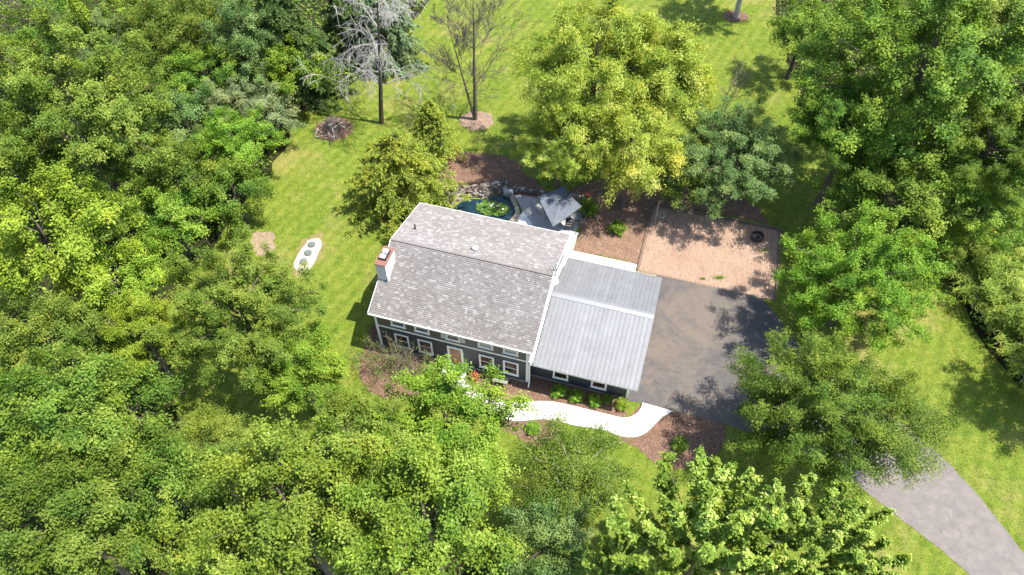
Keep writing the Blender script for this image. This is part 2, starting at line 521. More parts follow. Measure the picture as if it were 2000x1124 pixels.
forest_left = ground_poly([(860, -230), (850, -20), (800, 60), (700, 150), (640, 185), (585, 225), (545, 320), (470, 405), (430, 460), (330, 600), (325, 700),
                           (335, 770), (400, 850), (600, 900), (900, 1000), (1000, 1120), (980, 1400), (-500, 1400), (-900, 500), (-700, -230)])
forest_left = ragged(forest_left, .35, 1, 1.5)
forest_right = ground_poly([(1480, -230), (1525, 60), (1555, 150), (1585, 250), (1700, 400), (1830, 500), (1862, 560), (1880, 600), (1990, 770), (2150, 950), (2700, 900), (2700, -230)])
forest_right = ragged(forest_right, .25, 2, 1.5)
sheet('forest_floor', forest_left, .005, M['forest'])
sheet('forest_floor', forest_right, .005, M['forest'])

def chaikin_open(P, k=2):
    for _ in range(k):
        Q = [P[0]]
        for a, b in zip(P, P[1:]):
            a, b = np.array(a), np.array(b); Q += [tuple(.75 * a + .25 * b), tuple(.25 * a + .75 * b)]
        P = Q + [P[-1]]
    return P

# asphalt court with the lane that leads to the lower right
g_front_right = hw(6.62, .45)[:2]
court = [tuple(hw(6.5, .55)[:2]), tuple(hw(6.5, 8.2)[:2]), tuple(hw(6.6, 11.44)[:2]), tuple(hw(14.2, 11.44)[:2])] + \
    ground_poly([(1535, 640), (1590, 715), (1660, 770), (1760, 828), (1832, 886), (1900, 958), (2000, 1084), (2150, 1290), (2010, 1290), (1905, 1124), (1760, 1012), (1680, 948), (1560, 878), (1410, 827), (1312, 802)]) \
    + ground_poly(Z3((1310, 545)))
sheet('asphalt_driveway', court, .012, M['asphalt'])
lane_r = chaikin_open(ground_poly([(1660, 768), (1760, 826), (1832, 884), (1900, 954), (2003, 1084), (2150, 1290)]), 2)
lane_l = chaikin_open(ground_poly([(2010, 1290), (1903, 1124), (1758, 1013), (1680, 950), (1600, 905)]), 2)
lane = ragged(lane_r + lane_l, .035, 21, .3)
sheet('asphalt_lane', lane, .017, M['lane'])
# the dry grass verge along the lane
walk_n = Z3((1312, 545), (1302, 590), (1255, 640), (1180, 658), (1080, 635), (900, 590), (700, 542), (580, 531), (420, 546), (300, 525), (200, 498)) + [(930, 765), (905, 742), (898, 726)]
walk_s = [(868, 722), (872, 752), (890, 775)] + Z3((60, 560), (150, 600), (240, 645), (310, 668), (400, 679), (500, 671), (600, 661), (700, 682), (830, 712), (940, 727), (1050, 745), (1120, 776), (1170, 791), (1260, 796), (1330, 771), (1390, 712), (1450, 652), (1530, 606))
walk_poly = ground_poly(walk_n + walk_s)
nn = len(walk_n)
walk_poly = chaikin_open(walk_poly[:nn]) + chaikin_open(walk_poly[nn:])
sheet('concrete_walkway', walk_poly, .05, M['walk'], .1)

beds = []
def bed(name, pix, mat, smooth=4, z=.022, amp=.05, seed=0, world=False, chips=True):
    P = pix if world else ground_poly(pix)
    if smooth: P = spline(P, smooth)
    P = ragged(P, amp, seed, .35)
    sheet(name, P, z, mat, .04)
    if chips: beds.append((P, z))
    return P
front_bed = bed('mulch_bed', walk_poly[:len(chaikin_open(walk_n))][::-1] + [tuple(hw(6.75, -.9)[:2]), tuple(hw(6.55, .55)[:2]), tuple(hw(0, .62)[:2]), tuple(hw(0, .02)[:2]), tuple(hw(-5.4, .02)[:2])], M['mulch'], 0, .02, .03, 3, True)
bed_s = bed('mulch_bed', Z3((300, 655), (500, 655), (640, 650), (740, 695), (705, 770), (625, 835), (550, 858), (450, 820), (380, 772), (285, 725)), M['mulch'], 4, .018, .04, 4)
bed_r = bed('mulch_bed', Z3((1100, 775), (1200, 770), (1330, 745), (1400, 690), (1540, 608), (1720, 650), (1900, 700), (1870, 880), (1720, 990), (1560, 1022), (1420, 985), (1345, 930), (1290, 870), (1200, 838)), M['mulch'], 4, .016, .06, 5)
bed_f = bed('mulch_bed', [tuple(hw(*q)[:2]) for q in ((-10.9, .5), (-10.9, -2.6), (-9.2, -3.6), (-7.4, -3.2), (-6, -2.3), (-5.5, -.3), (-5.5, .1))], M['mulch'], 3, .02, .05, 6, True)
bed_g = bed('mulch_bed', [tuple(hw(*q)[:2]) for q in ((-10.2, -.4), (-11.5, -.3), (-11.5, 3), (-11.6, 6), (-11.9, 9), (-10.5, 10.5), (-9, 10.5), (-9, 9.2), (-10.2, 9))], M['mulch'], 2, .024, .05, 7, True)
bed_h = bed('mulch_bed', Z5((130, 230), (200, 115), (400, 108), (700, 125), (930, 200), (1030, 330), (1180, 430), (1300, 560), (1200, 640), (900, 560), (500, 520), (220, 530), (110, 430)), M['mulch'], 4, .02, .08, 8)
bed_b = bed('mulch_bed', [tuple(hw(*q)[:2]) for q in ((.2, 12.05), (5.1, 12.1), (5.15, 18.6), (9.5, 18.8), (14, 18.9), (13, 20.5), (9, 22.5), (4, 22), (.5, 20), (-1.5, 18.5), (-1.5, 17.6), (.2, 17.5))], M['mulch_dry'], 0, .02, .06, 9, True)
ring1 = [tuple(at(931, 236) + Vector((math.cos(a) * 1.55, math.sin(a) * 1.3, 0)))[:2] for a in np.linspace(0, 6.28, 14, endpoint=False)]
bed('mulch_ring', ring1, M['mulch_pale'], 2, .02, .08, 10, True)
ring2 = [tuple(at(652, 252) + Vector((math.cos(a) * 1.6, math.sin(a) * 1.55, 0)))[:2] for a in np.linspace(0, 6.28, 14, endpoint=False)]
bed('mulch_ring', ring2, M['mulch'], 2, .02, .1, 11, True)
ring3 = [tuple(at(1437, 32) + Vector((math.cos(a) * 1.25, math.sin(a) * 1.0, 0)))[:2] for a in np.linspace(0, 6.28, 12, endpoint=False)]
bed('mulch_ring', ring3, M['mulch'], 2, .02, .08, 12, True)
# soil and gravel round the tank lids
dry1 = ground_poly([(566, 528), (580, 488), (596, 464), (618, 456), (634, 464), (634, 486), (620, 515), (604, 540), (580, 545)], smooth=3)
bed('dry_turf', dry1, M['drysoil'], 0, .012, .12, 13, True, False)
gravel = ground_poly([(574, 522), (590, 484), (604, 470), (620, 466), (628, 474), (624, 492), (610, 522), (594, 535)], smooth=3)
bed('gravel_patch', gravel, M['gravel'], 0, .024, .04, 14, True, False)
bed('gravel_patch', ground_poly([(486, 478), (497, 460), (518, 454), (536, 464), (534, 484), (514, 500), (494, 494)], smooth=3), M['mulch_pale'], 0, .014, .12, 15, True, False)

# walk behind the garage, gravel strip, patio slabs
sheet('concrete_walkway', [tuple(hw(*q)[:2]) for q in ((-.6, 9.4), (.25, 9.4), (.25, 10.75), (5.0, 10.75), (5.0, 12.0), (.12, 12.0), (.12, 13.9), (-.6, 13.9))], .05, M['walk'], .1)
sheet('pebble_strip', [tuple(hw(*q)[:2]) for q in ((.3, 8.05), (6.55, 8.05), (6.55, 11.4), (5.05, 11.4), (5.05, 10.7), (.3, 10.7))], .02, M['pebble'])
patio_poly = [tuple(hw(*q)[:2]) for q in ((-5.8, 16.45), (-3.9, 16.7), (-.3, 17.2), (0.0, 17.0), (-.05, 13.95), (-.65, 13.95), (-.65, 9.4), (-3.2, 9.4), (-3.3, 13.45), (-4.6, 14.9), (-5.1, 15.6))]
sheet('stamped_patio', patio_poly, .045, M['patio'], .08)
sheet('concrete_walkway', [tuple(hw(*q)[:2]) for q in ((-4.55, 14.9), (-3.32, 13.5), (-3.22, 9.4), (-5.6, 9.4), (-5.5, 12.2), (-5.0, 13.6))], .05, M['walk'], .08)

# brick patio of herringbone pavers
bp = empty('brick_patio', hw(5.2, 11.45, 0), HOUSE_A)
tag(bp, 'pinkish herringbone brick patio above the asphalt court', kind='structure')
PW, PH = 9.75, 7.0
MB().box(-.02, PW + .02, 0, PH + .02, -.06, .014).build('sand_bed', M['sand'], bp)
def herringbone(W, H, a=.2, b=.1, gap=.008):
    V = []; F = []; T = []; rg = np.random.default_rng(3)
    th = math.radians(45); c, s = math.cos(th), math.sin(th)
    n = int((W + H) / a) + 6
    for i in range(-n, n):
        for j in range(-n, n):
            # two pavers per cell of the herringbone lattice
            ox, oy = i * b + j * a * 1.0, i * b - j * a * 1.0
            for (x0, y0, x1, y1) in ((ox, oy, ox + a, oy + b), (ox, oy + b, ox + b, oy + b + a)):
                mx, my = (x0 + x1) / 2, (y0 + y1) / 2
                X, Y = c * mx - s * my + W / 2, s * mx + c * my + H / 2
                if not (.09 < X < W - .09 and .09 < Y < H - .09): continue
                k = len(V); z = .03 + rg.normal(0, .0025)
                tl = rg.normal(0, .002, 4)
                q = [(x0 + gap / 2, y0 + gap / 2), (x1 - gap / 2, y0 + gap / 2), (x1 - gap / 2, y1 - gap / 2), (x0 + gap / 2, y1 - gap / 2)]
                for (px_, py_), dz in zip(q, tl): V.append((c * px_ - s * py_ + W / 2, s * px_ + c * py_ + H / 2, z + dz))
                for (px_, py_) in q: V.append((c * px_ - s * py_ + W / 2, s * px_ + c * py_ + H / 2, .0))
                F += [(k, k + 1, k + 2, k + 3), (k, k + 4, k + 5, k + 1), (k + 1, k + 5, k + 6, k + 2), (k + 2, k + 6, k + 7, k + 3), (k + 3, k + 7, k + 4, k)]
                T += [min(1, max(0, rg.normal(.5, .15)))] * 8
    return V, F, T
V, F, T = herringbone(PW, PH)
pv = link('pavers', mesh_np('pavers', V, np.array(F), M['pavers'], {'tint': T}), bp)
tag(pv, kind='stuff')
def soldier(name, x0, y0, x1, y1):
    d = math.hypot(x1 - x0, y1 - y0); n = int(d / 2.4)
    for i in range(n):
        a, b = i / n, (i + 1) / n - .006
        MB().bar((x0 + (x1 - x0) * a, y0 + (y1 - y0) * a, .06), (x0 + (x1 - x0) * b, y0 + (y1 - y0) * b, .06), .12, .14).build(name, M['timber'], bp, .01)
soldier('edging_timber', -.09, 0, -.09, PH)
soldier('edging_timber', -.15, PH + .1, PW + .15, PH + .1)
soldier('edging_timber', PW + .09, PH, PW + .09, 0)

# ------------------------------------------------------------------ house
house = empty('house', (HX, HY, 0), HOUSE_A)
tag(house, 'two-storey navy and brown house with grey shingle roof and attached metal-roofed garage', 'house')
L, D, ZE, ZR, TR, TE, ZEB = 10.33, 9.15, 3.96, 6.05, 4.506, 9.395, 4.593
OG, OE = .306, .10
LG, TG, TGB, ZGE, ZGR, OGG, OEG = 6.493, .61, 7.985, 2.866, 4.521, .436, .60
def roof_z(t):
    return ZE + (t + OE) * (ZR - ZE) / (TR + OE) if t <= TR else ZR - (t - TR) * (ZR - ZEB) / (TE - TR)
def gable_prism(m, s0, s1, prof):
    n = len(prof); V = [(s0, t, z) for t, z in prof] + [(s1, t, z) for t, z in prof]
    F = [tuple(range(n)), tuple(range(2 * n - 1, n - 1, -1))] + [(i, n + i, n + (i + 1) % n, (i + 1) % n) for i in range(n)]
    return m.add(V, F)
gable_prism(MB(), -L, 0, [(0, .25), (D, .25), (D, 2.62), (0, 2.62)]).build('lower_wall', M['navy'], house)
gable_prism(MB(), -L, 0, [(0, 2.62), (D, 2.62), (D, roof_z(D) - .12), (TR, ZR - .12), (0, roof_z(0) - .12)]).build('upper_wall', M['brown'], house)
MB().box(-L - .02, .02, -.02, D + .02, -.2, .25).build('foundation', M['concrete'], house)
# trim
MB().box(-L - .025, .025, -.03, -.002, 2.55, 2.68).build('belt_board', M['white'], house)
for s in (-L + .06, -.06):
    MB().box(s - .085, s + .085, -.035, -.003, .2, 3.83).build('corner_board', M['white'], house)
MB().box(.003, .035, -.035, .16, .2, 3.83).build('corner_board', M['white'], house)
MB().box(.003, .035, D - .16, D + .03, .2, 4.4).build('corner_board', M['white'], house)
MB().box(-L - OG, OG, -OE - .12, -OE - .005, ZE - .15, ZE - .015).build('gutter', M['white'], house, .015)
MB().box(-L - OG, OG, TE + .005, TE + .11, ZEB - .15, ZEB - .02).build('gutter', M['white'], house, .015)
MB().tube([(.1, -.16, ZE - .12), (.1, -.06, ZE - .45), (.1, -.07, .35), (.12, -.35, .1)], .05, 6).build('downspout', M['white'], house)
def slope(name, t0, z0, t1, z1, s0, s1, thick=.1):
    m = MB(); n = Vector((0, -(z1 - z0), t1 - t0)).normalized()
    if n.z < 0: n = -n
    m.quadbox((s0, t0, z0), (s1, t0, z0), (s1, t1, z1), (s0, t1, z1), -n, thick)
    return m
roof = slope('shingle_roof', -OE, ZE, TR, ZR, -L - OG, OG).build('shingle_roof', M['shingle'], house)
roof2 = slope('dormer_roof', TE, ZEB, TR, ZR, -L - OG, OG).build('rear_roof', M['shingle'], house)
for (t0, z0, t1, z1) in ((-OE, ZE, TR, ZR), (TE, ZEB, TR, ZR)):
    for s in (-L - OG - .015, OG + .015):
        MB().bar((s, t0, z0 - .07), (s, t1, z1 - .07), .03, .18).build('rake_board', M['white'], house)

def shingles(t0, z0, t1, z1, s0, s1, seed, course=.128, tab=.20):
    rg = np.random.default_rng(seed)
    P0 = np.array([s0, t0, z0]); ex = np.array([1., 0, 0]); ey = np.array([0, t1 - t0, z1 - z0]); ln = np.linalg.norm(ey); ey /= ln
    nz = np.cross(ex, ey); nz = nz if nz[2] > 0 else -nz
    V = []; F = []; T = []
    for r in range(int(ln / course) + 1):
        y0 = r * course - .02; y1 = min(y0 + course + .03, ln)
        if y1 - y0 < .03: continue
        x = s0 - rg.uniform(0, tab)
        row = rg.normal(0, .03)
        while x < s1:
            w = tab * rg.choice([.55, .75, 1.0, 1.4]); a, b = max(x, s0), min(x + w, s1); x += w
            if b - a < .04: continue
            h = .006 + rg.uniform(0, .004)
            k = len(V); y = y0 - rg.uniform(0, .004)
            for (xx, yy, hh) in ((a, y, .001), (b, y, .001), (b, y1, .002), (a, y1, .002), (a, y, h + .004), (b, y, h + .004), (b, y1, .005), (a, y1, .005)):
                V.append(P0 + ex * (xx - s0) + ey * yy + nz * hh)
            F += [(k + 4, k + 5, k + 6, k + 7), (k, k + 1, k + 5, k + 4)]
            t = rg.normal(.44, .14) + row
            if rg.random() < .2: t = rg.uniform(.75, 1.0)
            T += [min(1, max(0, t))] * 8
    return mesh_np('shingles', V, np.array(F), M['shingle'], {'tint': T})
tag(link('shingles', shingles(-OE - .03, ZE - .012, TR, ZR, -L - OG, OG, 1), roof), kind='stuff')
tag(link('shingles', shingles(TE + .03, ZEB - .008, TR, ZR, -L - OG, OG, 2), roof2), kind='stuff')
# ridge caps one by one
rc_me = None
for i in range(38):
    s = -L - OG + i * (L + 2 * OG) / 38
    w = (L + 2 * OG) / 38
    if rc_me is None:
        m = MB()
        for (dt, dz) in ((-.07, -.026), (.08, -.016)):
            m.quadbox((0, 0, .028), (w * 1.02, 0, .018), (w * 1.02, dt, dz + .018), (0, dt, dz + .026), (0, 0, 1), .006)
        o = m.build('ridge_cap', M['shingle'], roof); rc_me = o.data
    else:
        o = link('ridge_cap', rc_me, roof)
    o.location = (s, TR, ZR)
MB().box(-L - OG, OG, TR - .105, TR - .072, ZR - .06, ZR - .012).build('ridge_shadow_bar', M['black'], house)  # black bar put in as the shadow line along the ridge
# roof vents
MB().lathe([(.22, 0), (.22, .05), (.25, .09), (.25, .16), (.2, .22), (.08, .25)], 16, (-5.15, 5.4, roof_z(5.4))).build('roof_vent', M['greystone'], house, smooth=False)
MB().lathe([(.06, -.05), (.05, .42), (.035, .42)], 10, (-9.65, 6.2, roof_z(6.2))).build('vent_pipe', M['black'], house)
# chimney
ch = MB().box(-10.66, -9.98, 1.98, 3.48, .0, 6.36).build('chimney', M['chimney'], house)
MB().box(-10.71, -9.93, 1.93, 3.53, 6.36, 6.44).build('chimney_cap', M['copper'], ch, .015)
MB().box(-10.58, -10.06, 2.35, 3.2, 6.44, 6.54).build('flue_base', M['black'], ch, .01)
for t in (2.55, 2.99):
    m = MB().box(-10.51, -10.13, t - .18, t + .18, 6.54, 6.70)
    m.build('flue', M['flue'], ch, .05)
MB().box(-9.98, -9.92, 1.9, 3.6, 4.85, 5.5).build('flashing', M['flue'], ch)

# windows (front wall is the plane t = tw)
def window(s0, s1, z0, z1, tw, parent, shutters=False, rails=True):
    w = empty('window'); w.parent = parent
    tr = .115
    m = MB()
    m.box(s0, s0 + tr, tw - .05, tw - .004, z0, z1); m.box(s1 - tr, s1, tw - .05, tw - .004, z0, z1)
    m.box(s0 + tr, s1 - tr, tw - .05, tw - .004, z1 - tr, z1); m.box(s0 + tr, s1 - tr, tw - .05, tw - .004, z0 + .03, z0 + tr)
    m.build('frame', M['white'], w)
    MB().box(s0 - .03, s1 + .03, tw - .10, tw - .004, z0 - .03, z0 + .03).build('sill', M['white'], w)
    MB().box(s0 + tr, s1 - tr, tw - .02, tw - .006, z0 + tr, z1 - tr).build('pane', M['glass'], w)
    zm = (z0 + z1) / 2
    MB().box(s0 + tr, s1 - tr, tw - .04, tw - .021, zm - .022, zm + .022).build('meeting_rail', M['white'], w)
    if shutters:
        for a, b in ((s0 - .33, s0 - .03), (s1 + .03, s1 + .33)):
            sh = MB().box(a, b, tw - .04, tw - .004, z0 - .02, z1 + .02).build('shutter', M['shutter'], w)
            m = MB()
            for k in range(11):
                z = z0 + .05 + k * (z1 - z0 - .1) / 11
                m.box(a + .04, b - .04, tw - .052, tw - .041, z, z + .05)
            m.build('louvre', M['shutter'], sh)
    return w
for s0, s1 in ((-9.2, -8.2), (-7.58, -6.56), (-3.3, -2.3), (-1.65, -.66)):
    window(s0, s1, 3.07, 3.86, 0, house)
window(-5.45, -4.5, 3.02, 3.86, 0, house, True)
for s0, s1 in ((-9.15, -8.15), (-7.52, -6.52), (-3.3, -2.28), (-1.67, -.64)):
    window(s0, s1, .68, 2.12, 0, house)
# front door
dr = MB().box(-5.3, -4.55, -.03, -.004, .2, 2.05).build('front_door', M['door'], house)
m = MB()
for z0, z1 in ((.35, 1.0), (1.15, 1.9)):
    for a, b in ((-5.2, -4.97), (-4.88, -4.65)): m.box(a, b, -.042, -.031, z0, z1)
m.build('door_panel', M['door'], dr)
MB().lathe([(.02, 0), (.035, .02), (.035, .05), (.01, .07)], 8, (0, 0, 0)).build('knob', M['steel'], dr, loc=(-4.62, -.03, 1.1), rot=(math.pi / 2, 0, 0))
m = MB().box(-5.46, -5.31, -.06, -.004, .15, 2.2); m.box(-4.54, -4.39, -.06, -.004, .15, 2.2); m.box(-5.31, -4.54, -.06, -.004, 2.06, 2.2)
m.build('door_frame', M['white'], house)
MB().box(-5.7, -4.1, -1.3, -.03, 0, .17).build('door_step', M['walk'], house, .015)

# attached garage
gp0 = [(TG, .2), (TGB, .2), (TGB, ZGE - .03), ((TG + TGB) / 2, ZGR - .12), (TG, ZGE - .03)]
gable_prism(MB(), .004, LG, gp0).build('garage_wall', M['navy'], house)
MB().box(.004, LG + .02, TG - .02, TGB + .02, -.2, .2).build('garage_foundation', M['concrete'], house)
for s in (LG - .07,):
    MB().box(s - .08, s + .08, TG - .035, TG - .003, .15, ZGE - .05).build('corner_board', M['white'], house)
window(1.51, 2.52, .6, 1.95, TG, house)
window(4.03, 5.04, .6, 1.95, TG, house)
for t0 in (1.15, 4.55):   # doors that face the court
    gd = MB().box(LG + .003, LG + .04, t0, t0 + 2.75, .02, 2.15).build('garage_door', M['shutter'], house)
    for k in range(4):
        MB().box(LG + .04, LG + .055, t0 + .06, t0 + 2.69, .07 + k * .53, .55 + k * .53).build('door_panel', M['shutter'], gd)
# metal roof: every pan with its rib is a sheet of its own
GM = (TG + TGB) / 2
mr = {}
for side, (t0, z0) in (('front', (TG - OEG - .26, ZGE)), ('back', (TGB + OEG + .26, ZGE))):
    s_a, s_b = OG + .06, LG + OGG
    dk = slope('metal_roof', t0, z0 - .01, GM, ZGR - .01, s_a, s_b, .07).build('metal_roof', M['white'], house)
    ey = Vector((0, GM - t0, ZGR - z0)); ln = ey.length; ey.normalize()
    nz = Vector((1, 0, 0)).cross(ey); nz = nz if nz.z > 0 else -nz
    N = 23; w = (s_b - s_a) / N
    prof = [(0, .0), (.015, .018), (.04, .018), (.055, .0), (w * .5, .003), (w, 0)]
    V = []; F = []
    for (x, h) in prof:
        for y in (-.05, ln):
            V.append(Vector((x, 0, 0)) + ey * y + nz * (h + .006))
    for i in range(len(prof) - 1):
        F.append((2 * i, 2 * i + 2, 2 * i + 3, 2 * i + 1))
    for (x, h) in (prof[0], prof[-1]): pass
    mm = MB().add(V, F)
    first = None
    for i in range(N):
        if first is None:
            o = mm.build('roof_panel', M['metal'], dk); first = o.data
        else: o = link('roof_panel', first, dk)
        o.location = (s_a + i * w, t0, z0)
    MB().box(s_a, s_b, t0 - .03 if side == 'front' else t0 + .005, t0 - .005 if side == 'front' else t0 + .03, z0 - .16, z0 - .02).build('fascia', M['white'], dk)
    MB().bar((LG + OGG + .015, t0, z0 - .05), (LG + OGG + .015, GM, ZGR - .05), .03, .16).build('rake_board', M['ridge'], dk)
mrc = MB()
for sg in (-1, 1):
    mrc.quadbox((OG + .05, GM, ZGR + .055), (LG + OGG + .03, GM, ZGR + .055), (LG + OGG + .03, GM + sg * .24, ZGR - .055), (OG + .05, GM + sg * .24, ZGR - .055), (0, 0, 1), .006)
mrc.build('ridge_flashing', M['ridge'], house)
# soffit closing the deep front eave
MB().box(.02, LG + .1, TG - OEG - .2, TG - .004, ZGE - .30, ZGE - .26).build('soffit', M['white'], house)
# side flashing against the taller house, and an aerial on its gable
MB().bar((.20, TG - .8, ZGE + .05), (.20, GM, ZGR + .07), .26, .02).build('wall_flashing', M['white'], house)
MB().bar((.20, GM, ZGR + .07), (.20, TGB + .8, ZGE + .05), .26, .02).build('wall_flashing', M['white'], house)
an = MB().tube([(.36, 5.0, 4.3), (.36, 5.0, 6.6)], .028, 6).build('aerial', M['steel'], house)
MB().bar((.0, 4.9, 6.45), (1.0, 5.35, 6.45), .03, .03).build('aerial_boom', M['steel'], an)
m = MB()
for k in range(5):
    c = Vector((.05 + k * .22, 4.92 + k * .1, 6.46)); hl = .42 - k * .05
    m.tube([c + Vector((-.4, .9, 0)) * hl, c - Vector((-.4, .9, 0)) * hl], .012, 4)
m.build('aerial_rods', M['steel'], an)
MB().lathe([(.02, 0), (.12, .03), (.2, .09), (.205, .1)], 12).build('dish', M['white'], an, loc=(.5, 4.45, 5.6), rot=(.9, .3, 0))
MB().tube([(.05, 4.6, 5.3), (.5, 4.45, 5.55)], .02, 5).build('dish_arm', M['steel'], an)

# ------------------------------------------------------------------ pond, stone wall, patio things
pond_st = [(-9.75, 14.0), (-9.2, 14.75), (-8.39, 15.1), (-7.76, 15.15), (-7.28, 15.7), (-6.85, 16.05), (-6.26, 15.95), (-5.73, 15.45), (-5.28, 14.9), (-5.08, 14.3), (-5.3, 13.5), (-5.9, 12.7), (-7.2, 12.2), (-8.8, 12.4), (-9.8, 13.2)]
pond_poly = spline([tuple(hw(*q)[:2]) for q in pond_st], 4)
tag(MB().prism(pond_poly, -.05, .14).build('pond_water', M['water']), 'dark blue-green pond water behind the house', kind='structure')

def rock_meshes(n, seed, mat, sx=1, sy=.7, sz=.5):
    rg = np.random.default_rng(seed); out = []
    for i in range(n):
        bm = bmesh.new()
        for _ in range(18):
            p = rg.uniform(-1, 1, 3); p /= np.abs(p).max() ** .75
            bm.verts.new((p[0] * sx * .5, p[1] * sy * .5, p[2] * sz * .5))
        r = bmesh.ops.convex_hull(bm, input=list(bm.verts))
        bmesh.ops.delete(bm, geom=[v for v in bm.verts if not v.link_faces], context='VERTS')
        me = bpy.data.meshes.new('stone'); bm.to_mesh(me); bm.free(); me.materials.append(mat); out.append(me)
    return out
rocks = rock_meshes(9, 5, M['stone'])
def stone_wall(label, path, courses, size, seed, h0=.0, batter=.12, mats=None):
    rg = np.random.default_rng(seed)
    w = empty('stone_wall', path[0]); tag(w, label, 'stone wall', 'dry stone walls round the pond')
    for c in range(courses):
        i = rg.uniform(0, .4); acc = [0]
        for a, b in zip(path, path[1:]): acc.append(acc[-1] + (b - a).length)
        d = rg.uniform(0, size)
        while d < acc[-1]:
            k = max(j for j in range(len(path) - 1) if acc[j] <= d)
            dv = (path[k + 1] - path[k]).normalized(); p = path[k] + dv * (d - acc[k])
            nrm = Vector((-dv.y, dv.x, 0))
            sz = size * rg.uniform(.7, 1.35)
            o = link('stone', rocks[rg.integers(len(rocks))], w)
            o.location = p + nrm * (c * batter + rg.normal(0, .05)) + Vector((0, 0, h0 + .1 + c * .17)) - path[0]
            o.scale = (sz, sz * rg.uniform(.8, 1.1), sz * rg.uniform(.55, .9))
            o.rotation_euler = (rg.normal(0, .15), rg.normal(0, .15), math.atan2(dv.y, dv.x) + rg.normal(0, .25))
            d += sz * .86
    return w
pth = [hw(*q) for q in ((-10.3, 12.6), (-10.4, 13.6), (-10.1, 14.4), (-9.4, 15.1), (-8.5, 15.5), (-7.9, 15.5), (-7.4, 16.05), (-6.9, 16.5), (-6.5, 16.7))]
stone_wall('long tan dry-stone wall stepping up behind the pond', pth, 5, .44, 1)
pth = [hw(*q) for q in ((-6.2, 16.9), (-5.2, 16.95), (-4.2, 17.0), (-3.4, 17.15))]
stone_wall('short row of low stones along the back of the patio', pth, 2, .36, 2)

# curved curb of cap stones round the pond's right side
cb = empty('pond_curb', hw(-5.9, 15.9)); tag(cb, 'curved tan stone curb along the right side of the pond', 'curb')
cpath = spline([tuple(hw(*q)[:2]) for q in ((-6.05, 16.05), (-5.55, 15.5), (-5.12, 14.9), (-4.9, 14.3), (-5.1, 13.4), (-5.7, 12.55))], 5)[:-5]
o0 = Vector(hw(-5.9, 15.9))
for i in range(0, len(cpath) - 2, 2):
    a, b = Vector((*cpath[i], 0)), Vector((*cpath[i + 2], 0))
    d = (b - a); nrm = Vector((-d.y, d.x, 0)).normalized(); e = d * .02
    MB().quadbox(a + e - nrm * .16 - o0, b - e - nrm * .16 - o0, b - e + nrm * .17 - o0, a + e + nrm * .17 - o0, (0, 0, 1), .34 + random.uniform(-.01, .01)).build('curb_stone', M['capstone'], cb, .02)
# pale round boulder at the end of the curb and a globe lamp behind it
b_ = rock_meshes(1, 21, M['greystone'], 1.0, .9, .8)[0]
bo = link('boulder', b_, None, hw(-6.25, 16.35, .3)); bo.scale = (.85, .95, .8)
tag(bo, 'pale grey boulder at the end of the curved pond curb', 'boulder')
gl = empty('garden_lamp', hw(-6.6, 17.1)); tag(gl, 'small pale globe lamp among the stones behind the pond', 'lamp')
MB().tube([(0, 0, 0), (0, 0, .45)], .03, 6).build('post', M['steel'], gl)
MB().lathe([(.03, 0), (.1, .04), (.14, .13), (.1, .22), (.03, .26)], 10, (0, 0, .43)).build('globe', M['greystone'], gl, smooth=True)

def leaf_quads(P, N, A, Lg, Wd, rg, fold=.18, droop=0):
    """diamond leaves folded along the midrib; P base points, N normals, A axis directions"""
    n = len(P)
    N = N / np.linalg.norm(N, axis=1, keepdims=True)
    A = A - N * np.sum(A * N, axis=1, keepdims=True); A /= np.linalg.norm(A, axis=1, keepdims=True) + 1e-9
    B = np.cross(N, A)
    l = (Lg * np.clip(rg.lognormal(0, .3, n), .5, 1.7))[:, None]; w = (Wd * rg.uniform(.7, 1.2, n))[:, None]
    V = np.empty((n, 4, 3))
    V[:, 0] = P - A * l * .5
    V[:, 1] = P + B * w * .5 + N * w * fold - A * l * .05
    V[:, 2] = P + A * l * .5 - N * l * (.1 + droop)
    V[:, 3] = P - B * w * .5 + N * w * fold - A * l * .05
    F = np.arange(n * 4).reshape(n, 4)
    return V.reshape(-1, 3), F

M['lily'] = leaf_mat('lily_leaf', (.03, .07, .012), (.085, .155, .03), .2, .35)
rg = np.random.default_rng(11)
lp = empty('water_lily', hw(-6.9, 14.4, .145)); tag(lp, 'clump of green water lily leaves floating on the pond', 'water lily')
n = 230
rr = np.sqrt(rg.uniform(0, 1, n)); th = rg.uniform(0, 6.28, n)
X, Y = rr * np.cos(th) * 1.25, rr * np.sin(th) * .82
V = []; F = []; T = []
for x, y in zip(X, Y):
    k = len(V); r0 = rg.uniform(.08, .16); a0 = rg.uniform(0, 6.28); z = rg.uniform(.0, .14) * (1 - math.hypot(x / 1.25, y / .82) * .8); tx, ty = rg.normal(0, .18, 2)
    for q in range(9):
        a = a0 + q * 5.6 / 8
        V.append((x + r0 * math.cos(a), y + r0 * math.sin(a), z + .012 + r0 * (tx * math.cos(a) + ty * math.sin(a)) + .04))
    V.append((x, y, z + .015)); F += [(k + q, k + q + 1, k + 9) for q in range(8)]; T += [rg.uniform(0, 1)] * 10
tag(link('leaves', mesh_np('leaves', V, np.array(F), M['lily'], {'tint': T}), lp), kind='stuff')
lp.rotation_euler.z = HOUSE_A
for _ in range(4):
    m = MB(); c = Vector((rg.uniform(-.9, .9), rg.uniform(-.5, .5), .2))
    for q in range(6):
        a = q * math.pi / 3; d = Vector((math.cos(a), math.sin(a), 0)); e = Vector((-math.sin(a), math.cos(a), 0))
        m.add([c, c + d * .06 + e * .025 + Vector((0, 0, .03)), c + d * .10 + Vector((0, 0, .06)), c + d * .06 - e * .025 + Vector((0, 0, .03))], [(0, 1, 2, 3)])
    m.build('flower', M['white_petal'], lp)

